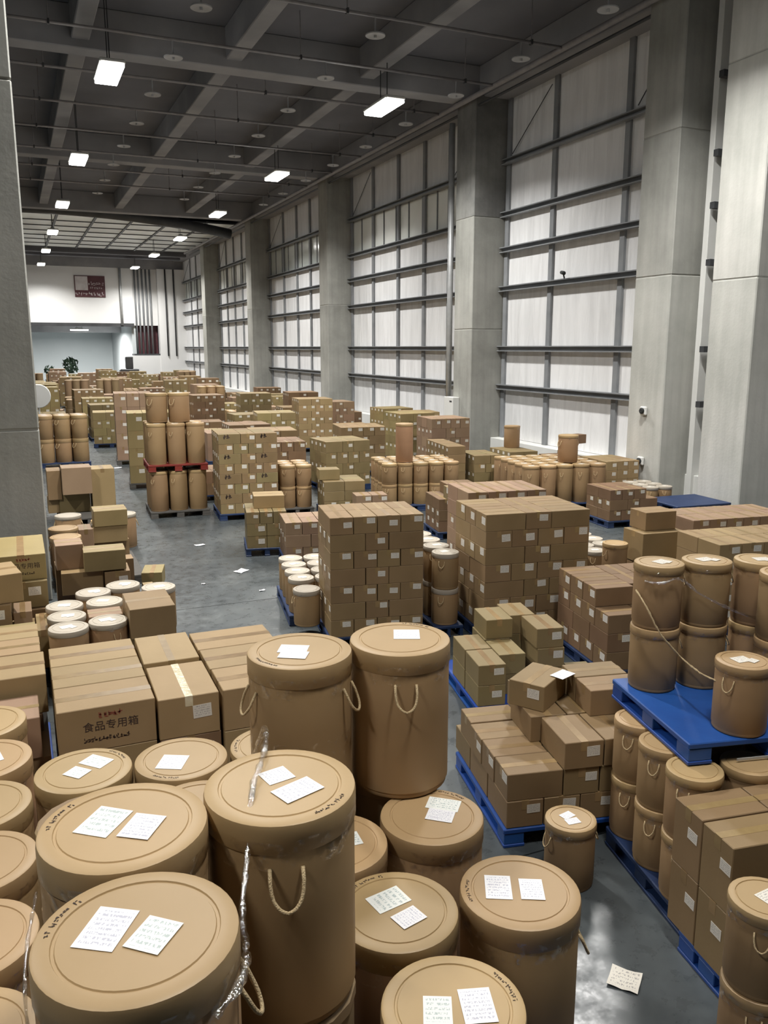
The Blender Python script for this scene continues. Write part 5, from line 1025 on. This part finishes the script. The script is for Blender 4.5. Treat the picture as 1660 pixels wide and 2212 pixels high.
stack('distant pallet by the end wall', 8.29, 46.23, -0.8, ['EEE', 'EEE', 'EEE', 'EEE'], 1.05, 1.0, size=(.34,.48,.38), tone='tan', pal='dark_blue_plastic', far=True)
stack('distant pallet by the end wall', 0.47, 47.84, 1.8, ['EEEE', 'SES', 'EEEE', 'SES', 'EEEE', 'SES'], 1.08, 1.05, size=(.27,.41,0.21), tone='yellowish', pal='dark_blue_plastic', far=True)
stack('distant pallet by the end wall', 2.17, 47.84, -8.6, ['EEEE', 'SES', 'EEEE', 'SES', 'EEEE', 'SES'], 1.08, 1.05, size=(.27,.41,0.25), tone='tan', pal='dark_blue_plastic', far=True)
stack('distant pallet by the end wall', 3.58, 47.84, 1.2, ['EEEE', 'SES', 'EEEE'], 1.08, 1.05, size=(.27,.41,0.25), tone='yellowish', pal='dark_blue_plastic', far=True)
drumgrid('distant pallet by the end wall', 5.2, 47.84, -6.9, 3, 3, 'small', 2, 'dark_blue_plastic', far=True)
stack('distant pallet by the end wall', 6.71, 47.84, 0.6, ['EEEE', 'SES', 'EEEE', 'SES'], 1.08, 1.05, size=(.27,.41,0.25), tone='yellowish', pal='dark_blue_plastic', far=True)
stack('distant pallet by the end wall', 8.18, 47.84, -0.4, ['EEEE', 'SES', 'EEEE', 'SES'], 1.08, 1.05, size=(.27,.41,0.25), tone='dark', pal='dark_blue_plastic', far=True)
stack('distant pallet by the end wall', 9.73, 47.84, -0.5, ['EEEE', 'SES', 'EEEE', 'SES', 'EEEE', 'SES'], 1.08, 1.05, size=(.27,.41,0.187), tone='yellowish', pal='dark_blue_plastic', far=True)
stack('distant pallet by the end wall', 0.52, 49.48, -1.3, ['EEE', 'EEE', 'EEE'], 1.05, 1.0, size=(.34,.48,.38), tone='brown', pal='dark_blue_plastic', far=True)
stack('distant pallet by the end wall', 2.06, 49.48, -1.2, ['EEE', 'EEE'], 1.05, 1.0, size=(.34,.48,.38), tone='brown', pal='dark_blue_plastic', far=True)
stack('distant pallet by the end wall', 3.51, 49.48, 2.0, ['EEEE', 'SES', 'EEEE', 'SES', 'EEEE'], 1.08, 1.05, size=(.27,.41,0.187), tone='pinkish', pal='dark_blue_plastic', far=True)
stack('distant pallet by the end wall', 5.18, 49.48, -0.7, ['EEE', 'EEE'], 1.05, 1.0, size=(.34,.48,.38), tone='dark', pal='dark_blue_plastic', far=True)
stack('distant pallet by the end wall', 8.48, 49.48, -2.3, ['EEEE', 'SES', 'EEEE', 'SES', 'EEEE', 'SES'], 1.08, 1.05, size=(.27,.41,0.21), tone='tan', pal='dark_blue_plastic', far=True)
stack('distant pallet by the end wall', 10.05, 49.48, -6.9, ['EEEE', 'SES'], 1.08, 1.05, size=(.27,.41,0.25), tone='brown', pal='dark_blue_plastic', far=True)
stack('distant pallet by the end wall', 0.72, 51.16, -3.4, ['EEEE', 'SES', 'EEEE'], 1.08, 1.05, size=(.27,.41,0.25), tone='dark', pal='dark_blue_plastic', far=True)
stack('distant pallet by the end wall', 2.27, 51.16, -0.6, ['EEEE', 'SES', 'EEEE', 'SES', 'EEEE', 'SES'], 1.08, 1.05, size=(.27,.41,0.21), tone='dark', pal='dark_blue_plastic', far=True)
stack('distant pallet by the end wall', 3.75, 51.16, -3.7, ['EEEE', 'SES'], 1.08, 1.05, size=(.27,.41,0.25), tone='brown', pal='dark_blue_plastic', far=True)
stack('distant pallet by the end wall', 5.23, 51.16, -4.9, ['EEEE', 'SES', 'EEEE', 'SES', 'EEEE'], 1.08, 1.05, size=(.27,.41,0.25), tone='brown', pal='dark_blue_plastic', far=True)
stack('distant pallet by the end wall', 6.74, 51.16, -8.2, ['EEEE', 'SES', 'EEEE', 'SES', 'EEEE', 'SES', 'EEEE'], 1.08, 1.05, size=(.27,.41,0.21), tone='olive', pal='dark_blue_plastic', far=True)
stack('distant pallet by the end wall', 8.14, 51.16, -3.7, ['EEEE', 'SES', 'EEEE', 'SES', 'EEEE', 'SES', 'EEEE'], 1.08, 1.05, size=(.27,.41,0.187), tone='pinkish', pal='dark_blue_plastic', far=True)
drumgrid('distant pallet by the end wall', 9.59, 51.16, 1.5, 2, 2, 'mid', 2, 'dark_blue_plastic', far=True)
stack('distant pallet by the end wall', 0.51, 52.91, -4.1, ['EEE', 'EEE', 'EEE'], 1.05, 1.0, size=(.34,.48,.38), tone='yellowish', pal='dark_blue_plastic', far=True)
stack('distant pallet by the end wall', 2.24, 52.91, -5.5, ['EEE', 'EEE'], 1.05, 1.0, size=(.34,.48,.38), tone='olive', pal='dark_blue_plastic', far=True)
stack('distant pallet by the end wall', 3.63, 52.91, -3.0, ['EEEE', 'SES', 'EEEE', 'SES'], 1.08, 1.05, size=(.27,.41,0.187), tone='yellowish', pal='dark_blue_plastic', far=True)
stack('distant pallet by the end wall', 5.08, 52.91, -8.5, ['EEEE', 'SES', 'EEEE', 'SES', 'EEEE'], 1.08, 1.05, size=(.27,.41,0.25), tone='olive', pal='dark_blue_plastic', far=True)
stack('distant pallet by the end wall', 6.51, 52.91, 1.9, ['EEEE', 'SES', 'EEEE', 'SES', 'EEEE', 'SES'], 1.08, 1.05, size=(.27,.41,0.187), tone='olive', pal='dark_blue_plastic', far=True)
drumgrid('distant pallet by the end wall', 8.17, 52.91, -4.5, 3, 3, 'small', 1, 'dark_blue_plastic', far=True)
stack('distant pallet by the end wall', 9.7, 52.91, -3.3, ['EEE', 'EEE', 'EEE'], 1.05, 1.0, size=(.34,.48,.38), tone='olive', pal='dark_blue_plastic', far=True)
drumgrid('distant pallet by the end wall', 0.46, 54.63, -4.7, 3, 3, 'tall', 2, 'dark_blue_plastic', far=True)
stack('distant pallet by the end wall', 1.84, 54.63, -2.6, ['EEEE', 'SES', 'EEEE'], 1.08, 1.05, size=(.27,.41,0.187), tone='olive', pal='dark_blue_plastic', far=True)
stack('distant pallet by the end wall', 3.56, 54.63, -4.7, ['EEE', 'EEE', 'EEE', 'EEE'], 1.05, 1.0, size=(.34,.48,.38), tone='pinkish', pal='dark_blue_plastic', far=True)
stack('distant pallet by the end wall', 4.95, 54.63, -8.8, ['EEEE', 'SES', 'EEEE', 'SES', 'EEEE', 'SES'], 1.08, 1.05, size=(.27,.41,0.187), tone='pinkish', pal='dark_blue_plastic', far=True)
drumgrid('distant pallet by the end wall', 6.61, 54.63, -5.9, 3, 3, 'small', 2, 'dark_blue_plastic', far=True)
drumgrid('distant pallet by the end wall', 9.68, 54.63, 2.0, 3, 3, 'tall', 2, 'dark_blue_plastic', far=True)
stack('distant pallet by the end wall', 0.6, 56.54, -2.4, ['EEEE', 'SES', 'EEEE'], 1.08, 1.05, size=(.27,.41,0.187), tone='olive', pal='dark_blue_plastic', far=True)
stack('distant pallet by the end wall', 2.21, 56.54, 1.9, ['EEEE', 'SES', 'EEEE', 'SES'], 1.08, 1.05, size=(.27,.41,0.25), tone='dark', pal='dark_blue_plastic', far=True)
stack('distant pallet by the end wall', 3.72, 56.54, -5.5, ['EEEE', 'SES', 'EEEE'], 1.08, 1.05, size=(.27,.41,0.25), tone='olive', pal='dark_blue_plastic', far=True)
stack('distant pallet by the end wall', 5.37, 56.54, -5.7, ['EEEE', 'SES', 'EEEE'], 1.08, 1.05, size=(.27,.41,0.25), tone='pinkish', pal='dark_blue_plastic', far=True)
stack('distant pallet by the end wall', 6.86, 56.54, -4.1, ['EEE', 'EEE', 'EEE', 'EEE'], 1.05, 1.0, size=(.34,.48,.38), tone='yellowish', pal='dark_blue_plastic', far=True)
drumgrid('distant pallet by the end wall', 10.03, 56.54, -5.6, 3, 3, 'tall', 2, 'dark_blue_plastic', far=True)
drumgrid('distant pallet by the end wall', 0.6, 58.29, 2.5, 3, 3, 'small', 2, 'dark_blue_plastic', far=True)
stack('distant pallet by the end wall', 2.04, 58.29, 0.9, ['EEEE', 'SES', 'EEEE', 'SES', 'EEEE', 'SES', 'EEEE', 'SES'], 1.08, 1.05, size=(.27,.41,0.187), tone='pinkish', pal='dark_blue_plastic', far=True)
stack('distant pallet by the end wall', 3.75, 58.29, -4.3, ['EEEE', 'SES', 'EEEE', 'SES'], 1.08, 1.05, size=(.27,.41,0.21), tone='olive', pal='dark_blue_plastic', far=True)
stack('distant pallet by the end wall', 5.47, 58.29, -6.2, ['EEEE', 'SES', 'EEEE', 'SES'], 1.08, 1.05, size=(.27,.41,0.25), tone='brown', pal='dark_blue_plastic', far=True)
drumgrid('distant pallet by the end wall', 7.11, 58.29, -1.4, 3, 3, 'small', 2, 'dark_blue_plastic', far=True)
stack('distant pallet by the end wall', 8.51, 58.29, -3.2, ['EEEE', 'SES'], 1.08, 1.05, size=(.27,.41,0.25), tone='tan', pal='dark_blue_plastic', far=True)
stack('distant pallet by the end wall', 9.97, 58.29, -7.3, ['EEE', 'EEE', 'EEE', 'EEE'], 1.05, 1.0, size=(.34,.48,.38), tone='olive', pal='dark_blue_plastic', far=True)
drumgrid('distant pallet by the end wall', 0.64, 60.16, -8.3, 3, 3, 'small', 1, 'dark_blue_plastic', far=True)
stack('distant pallet by the end wall', 2.25, 60.16, -7.2, ['EEEE', 'SES', 'EEEE'], 1.08, 1.05, size=(.27,.41,0.25), tone='olive', pal='dark_blue_plastic', far=True)
stack('distant pallet by the end wall', 3.9, 60.16, -6.8, ['EEEE', 'SES', 'EEEE', 'SES'], 1.08, 1.05, size=(.27,.41,0.187), tone='brown', pal='dark_blue_plastic', far=True)
stack('distant pallet by the end wall', 5.38, 60.16, 2.3, ['EEEE', 'SES', 'EEEE', 'SES', 'EEEE', 'SES', 'EEEE', 'SES'], 1.08, 1.05, size=(.27,.41,0.187), tone='olive', pal='dark_blue_plastic', far=True)
stack('distant pallet by the end wall', 7.11, 60.16, -6.0, ['EEEE', 'SES', 'EEEE', 'SES', 'EEEE', 'SES', 'EEEE'], 1.08, 1.05, size=(.27,.41,0.187), tone='yellowish', pal='dark_blue_plastic', far=True)
stack('distant pallet by the end wall', 10.24, 60.16, -2.2, ['EEEE', 'SES', 'EEEE', 'SES'], 1.08, 1.05, size=(.27,.41,0.21), tone='tan', pal='dark_blue_plastic', far=True)
drumgrid('distant pallet by the end wall', 0.51, 62.09, 2.2, 3, 3, 'small', 1, 'dark_blue_plastic', far=True)
stack('distant pallet by the end wall', 2.0, 62.09, -7.4, ['EEEE', 'SES', 'EEEE', 'SES', 'EEEE', 'SES'], 1.08, 1.05, size=(.27,.41,0.21), tone='brown', pal='dark_blue_plastic', far=True)
stack('distant pallet by the end wall', 3.44, 62.09, -7.1, ['EEEE', 'SES', 'EEEE', 'SES', 'EEEE'], 1.08, 1.05, size=(.27,.41,0.25), tone='yellowish', pal='dark_blue_plastic', far=True)
stack('distant pallet by the end wall', 5.0, 62.09, -7.9, ['EEEE', 'SES', 'EEEE'], 1.08, 1.05, size=(.27,.41,0.21), tone='yellowish', pal='dark_blue_plastic', far=True)
stack('distant pallet by the end wall', 6.59, 62.09, -2.9, ['EEEE', 'SES', 'EEEE', 'SES'], 1.08, 1.05, size=(.27,.41,0.25), tone='pinkish', pal='dark_blue_plastic', far=True)
stack('distant pallet by the end wall', 8.18, 62.09, 2.2, ['EEE', 'EEE', 'EEE'], 1.05, 1.0, size=(.34,.48,.38), tone='pinkish', pal='dark_blue_plastic', far=True)
stack('distant pallet by the end wall', 9.9, 62.09, -6.8, ['EEEE', 'SES', 'EEEE', 'SES', 'EEEE'], 1.08, 1.05, size=(.27,.41,0.25), tone='olive', pal='dark_blue_plastic', far=True)
stack('distant pallet by the end wall', 0.58, 63.79, -7.4, ['EEEE', 'SES', 'EEEE', 'SES'], 1.08, 1.05, size=(.27,.41,0.25), tone='olive', pal='dark_blue_plastic', far=True)
stack('distant pallet by the end wall', 2.11, 63.79, -8.2, ['EEEE', 'SES', 'EEEE'], 1.08, 1.05, size=(.27,.41,0.21), tone='tan', pal='dark_blue_plastic', far=True)
stack('distant pallet by the end wall', 3.79, 63.79, 2.8, ['EEEE', 'SES', 'EEEE', 'SES', 'EEEE', 'SES'], 1.08, 1.05, size=(.27,.41,0.187), tone='olive', pal='dark_blue_plastic', far=True)
drumgrid('distant pallet by the end wall', 5.48, 63.79, 1.4, 3, 3, 'tall', 2, 'dark_blue_plastic', far=True)
stack('distant pallet by the end wall', 6.99, 63.79, -3.7, ['EEE', 'EEE'], 1.05, 1.0, size=(.34,.48,.38), tone='dark', pal='dark_blue_plastic', far=True)
stack('distant pallet by the end wall', 8.57, 63.79, -6.4, ['EEEE', 'SES', 'EEEE', 'SES'], 1.08, 1.05, size=(.27,.41,0.187), tone='tan', pal='dark_blue_plastic', far=True)
stack('distant pallet by the end wall', 9.98, 63.79, -5.6, ['EEEE', 'SES', 'EEEE', 'SES', 'EEEE'], 1.08, 1.05, size=(.27,.41,0.25), tone='tan', pal='dark_blue_plastic', far=True)
stack('distant pallet by the end wall', 0.7, 65.69, 2.0, ['EEEE', 'SES', 'EEEE'], 1.08, 1.05, size=(.27,.41,0.25), tone='dark', pal='dark_blue_plastic', far=True)
stack('distant pallet by the end wall', 2.39, 65.69, -3.3, ['EEE', 'EEE', 'EEE', 'EEE'], 1.05, 1.0, size=(.34,.48,.38), tone='pinkish', pal='dark_blue_plastic', far=True)
stack('distant pallet by the end wall', 3.84, 65.69, -1.8, ['EEEE', 'SES', 'EEEE', 'SES'], 1.08, 1.05, size=(.27,.41,0.21), tone='brown', pal='dark_blue_plastic', far=True)
stack('distant pallet by the end wall', 5.39, 65.69, -3.3, ['EEEE', 'SES', 'EEEE', 'SES', 'EEEE'], 1.08, 1.05, size=(.27,.41,0.25), tone='olive', pal='dark_blue_plastic', far=True)
stack('distant pallet by the end wall', 6.98, 65.69, -5.4, ['EEEE', 'SES', 'EEEE', 'SES', 'EEEE'], 1.08, 1.05, size=(.27,.41,0.25), tone='dark', pal='dark_blue_plastic', far=True)
stack('distant pallet by the end wall', 8.39, 65.69, 0.0, ['EEE', 'EEE'], 1.05, 1.0, size=(.34,.48,.38), tone='brown', pal='dark_blue_plastic', far=True)
stack('distant pallet by the end wall', 9.88, 65.69, -1.4, ['EEEE', 'SES', 'EEEE', 'SES', 'EEEE'], 1.08, 1.05, size=(.27,.41,0.21), tone='dark', pal='dark_blue_plastic', far=True)
lp.append(('white paper sheet on the aisle floor, farthest one', (2.586, 13.445), 0.0, 0.16, 0.12, 10))
lp.append(('crumpled white sheet on the aisle floor beside the pallets', (2.813, 11.579), 0.0, 0.2, 0.14, 40))
lp.append(('small white scrap on the aisle floor', (2.824, 10.496), 0.0, 0.08, 0.05, 5))
lp.append(('tiny pale scrap lying mid-aisle', (2.167, 11.124), 0.0, 0.05, 0.04, 5))
lp.append(('white label sheet on the clear floor at the lower right', (2.639, 2.929), 0.0, 0.155, 0.15, -50))
lp.append(('white scrap far along the aisle floor', (2.378, 23.308), 0.0, 0.2, 0.15, 0))
# ------------------------------------------------------------------ sheets, film strands, odds and ends
for (label, (x, y), z, a, b, rot) in lp:
    mb = MB(); n = 4; rr = random.Random(int(x * 100) + int(y * 10))
    for j in range(n + 1):
        for i in range(n + 1):
            u, v = i / n - .5, j / n - .5
            mb.v.append((u * a, v * b, .004 + (.0 if z else .012) * rr.random() * (abs(u) + abs(v))))
    for j in range(n):
        for i in range(n):
            q = j * (n + 1) + i; mb.f.append((q, q + 1, q + n + 2, q + n + 1)); mb.mi.append(0)
    o = link('paper_sheet', mb.mesh('paper_sheet', 'paper_black' if 'label' in label else 'paper_blue', True), None, (x, y, z + .001), (0, 0, R(rot)))
    tag(o, label, 'paper')
def strand(name, pts, label, r0=.012, seed=1, mat='strand_film', cat='film'):
    rr = random.Random(seed); P = [Vector(p) for p in pts]; out = []; rad = []
    for i in range(len(P) - 1):
        for k in range(8):
            t = k / 8; p0 = P[max(i - 1, 0)]; p1 = P[i]; p2 = P[i + 1]; p3 = P[min(i + 2, len(P) - 1)]
            q = .5 * ((2 * p1) + (p2 - p0) * t + (2 * p0 - 5 * p1 + 4 * p2 - p3) * t * t + (3 * p1 - p0 - 3 * p2 + p3) * t ** 3)
            out.append(q + Vector((rr.uniform(-1, 1), rr.uniform(-1, 1), rr.uniform(-1, 1))) * r0 * .18); rad.append(r0 * rr.uniform(.6, 1.3))
    mb = MB(); mb.tube(out, rad, 7); return tag(link(name, mb.mesh(name, mat, True)), label, cat)
strand('film_strand', [(.83, 3.34, 1.42), (.80, 3.0, 1.72), (.70, 2.64, 1.808), (.60, 2.42, 1.808), (.53, 2.23, 1.71), (.468, 2.06, 1.63), (.43, 1.86, 1.70), (.38, 1.70, 1.74), (.30, 1.645, 1.71)], 'crinkled clear film strand slung between the large near drums', .011, 3)
strand('film_strand', [(-.055, 2.30, 1.70), (-.088, 1.92, 1.74), (-.08, 1.80, 1.55), (-.075, 1.80, 1.25)], 'thin clear film strand hanging at the left of the nearest drum', .005, 4)
strand('tie_film', [(3.50, 3.93, 1.77), (3.55, 3.83, 1.78), (3.66, 3.80, 1.80), (3.78, 3.72, 1.70), (4.07, 3.62, 1.56), (4.34, 3.60, 1.50)], 'twisted clear film tied across the upper drums of the tower', .009, 5)
strand('tie_rope', [(3.485, 3.99, 1.70), (3.46, 3.86, 1.63), (3.515, 3.78, 1.47), (3.645, 3.72, 1.315), (3.60, 3.52, 1.30), (3.545, 3.33, 1.33)], 'slack jute rope sagging diagonally across the drum tower', .006, 6, 'rope', 'rope')
# far end: fan behind the column, shrub and machine before the pale wall
fn = tag(link('standing_fan', None, None, (.62, 27.5, 0)), 'white round fan head peeking out behind the left column', 'fan')
mb = MB(); mb.lathe([(.2, 0), (.22, .02), (.2, .04), (.03, .05), (.025, 1.7)], 16); link('pole', mb.mesh('pole', 'white_paint', True, 30), fn)
mb = MB(); mb.lathe([(.08, -.1), (.12, -.06), (.34, -.03), (.36, .0), (.34, .04), (.1, .06)], 24, Matrix.Translation((0, -.1, 1.75)) @ Matrix.Rotation(R(90), 4, 'X')); link('guard', mb.mesh('guard', 'white_paint', True, 30), fn)
def shrub(x, y, z, r, label):
    root = tag(link('round_shrub', None, None, (x, y, z)), label, 'plant')
    mb = MB(); mb.lathe([(.18, 0), (.24, .3), (.22, .3), (.2, .28)], 12); link('pot', mb.mesh('pot', 'black_rubber', True, 30), root)
    rr = random.Random(int(x * 10)); mb = MB()
    for k in range(90):
        d = Vector((rr.gauss(0, 1), rr.gauss(0, 1), rr.gauss(0, 1))).normalized() * r * rr.uniform(.6, 1)
        M = Matrix.Translation(d + Vector((0, 0, .3 + r * .9))) @ Euler((rr.uniform(0, 6), rr.uniform(0, 6), 0)).to_matrix().to_4x4()
        s = r * .32; mb.add([tuple(M @ Vector(p)) for p in ((-s, 0, 0), (0, -s * .5, 0), (s, 0, 0), (0, s * .5, 0))], [(0, 1, 2, 3)])
    tag(link('foliage', mb.mesh('foliage', 'foliage'), root), kind='stuff')
shrub(4.25, 72.5, .9, .62, 'dark green rounded shrub before the pale far wall'); shrub(2.6, 71.5, .7, .42, 'smaller dark shrub left of the rounded one before the far wall')
for (x, nm, wdt) in ((3.9, 'low grey plinth under the rounded shrub', 1.4), (2.5, 'low grey plinth under the smaller shrub', 1.0)):
    o = tag(simple('plinth', (x - .2, 71.1, 0), (x - .2 + wdt, 73.2, .9 if x > 3 else .7), 'steel', None, .03), nm, 'plinth')
mc = tag(link('grey_machine', None, None, (8.2, 67.8, 0)), 'dark grey machine silhouette before the white end wall', 'machine')
simple('body', (-.7, -.4, 0), (.7, .4, 1.55), 'steel_dark', mc, .05); simple('mast', (-.25, -.3, 1.55), (.3, .3, 2.5), 'steel_dark', mc, .05)
finish()
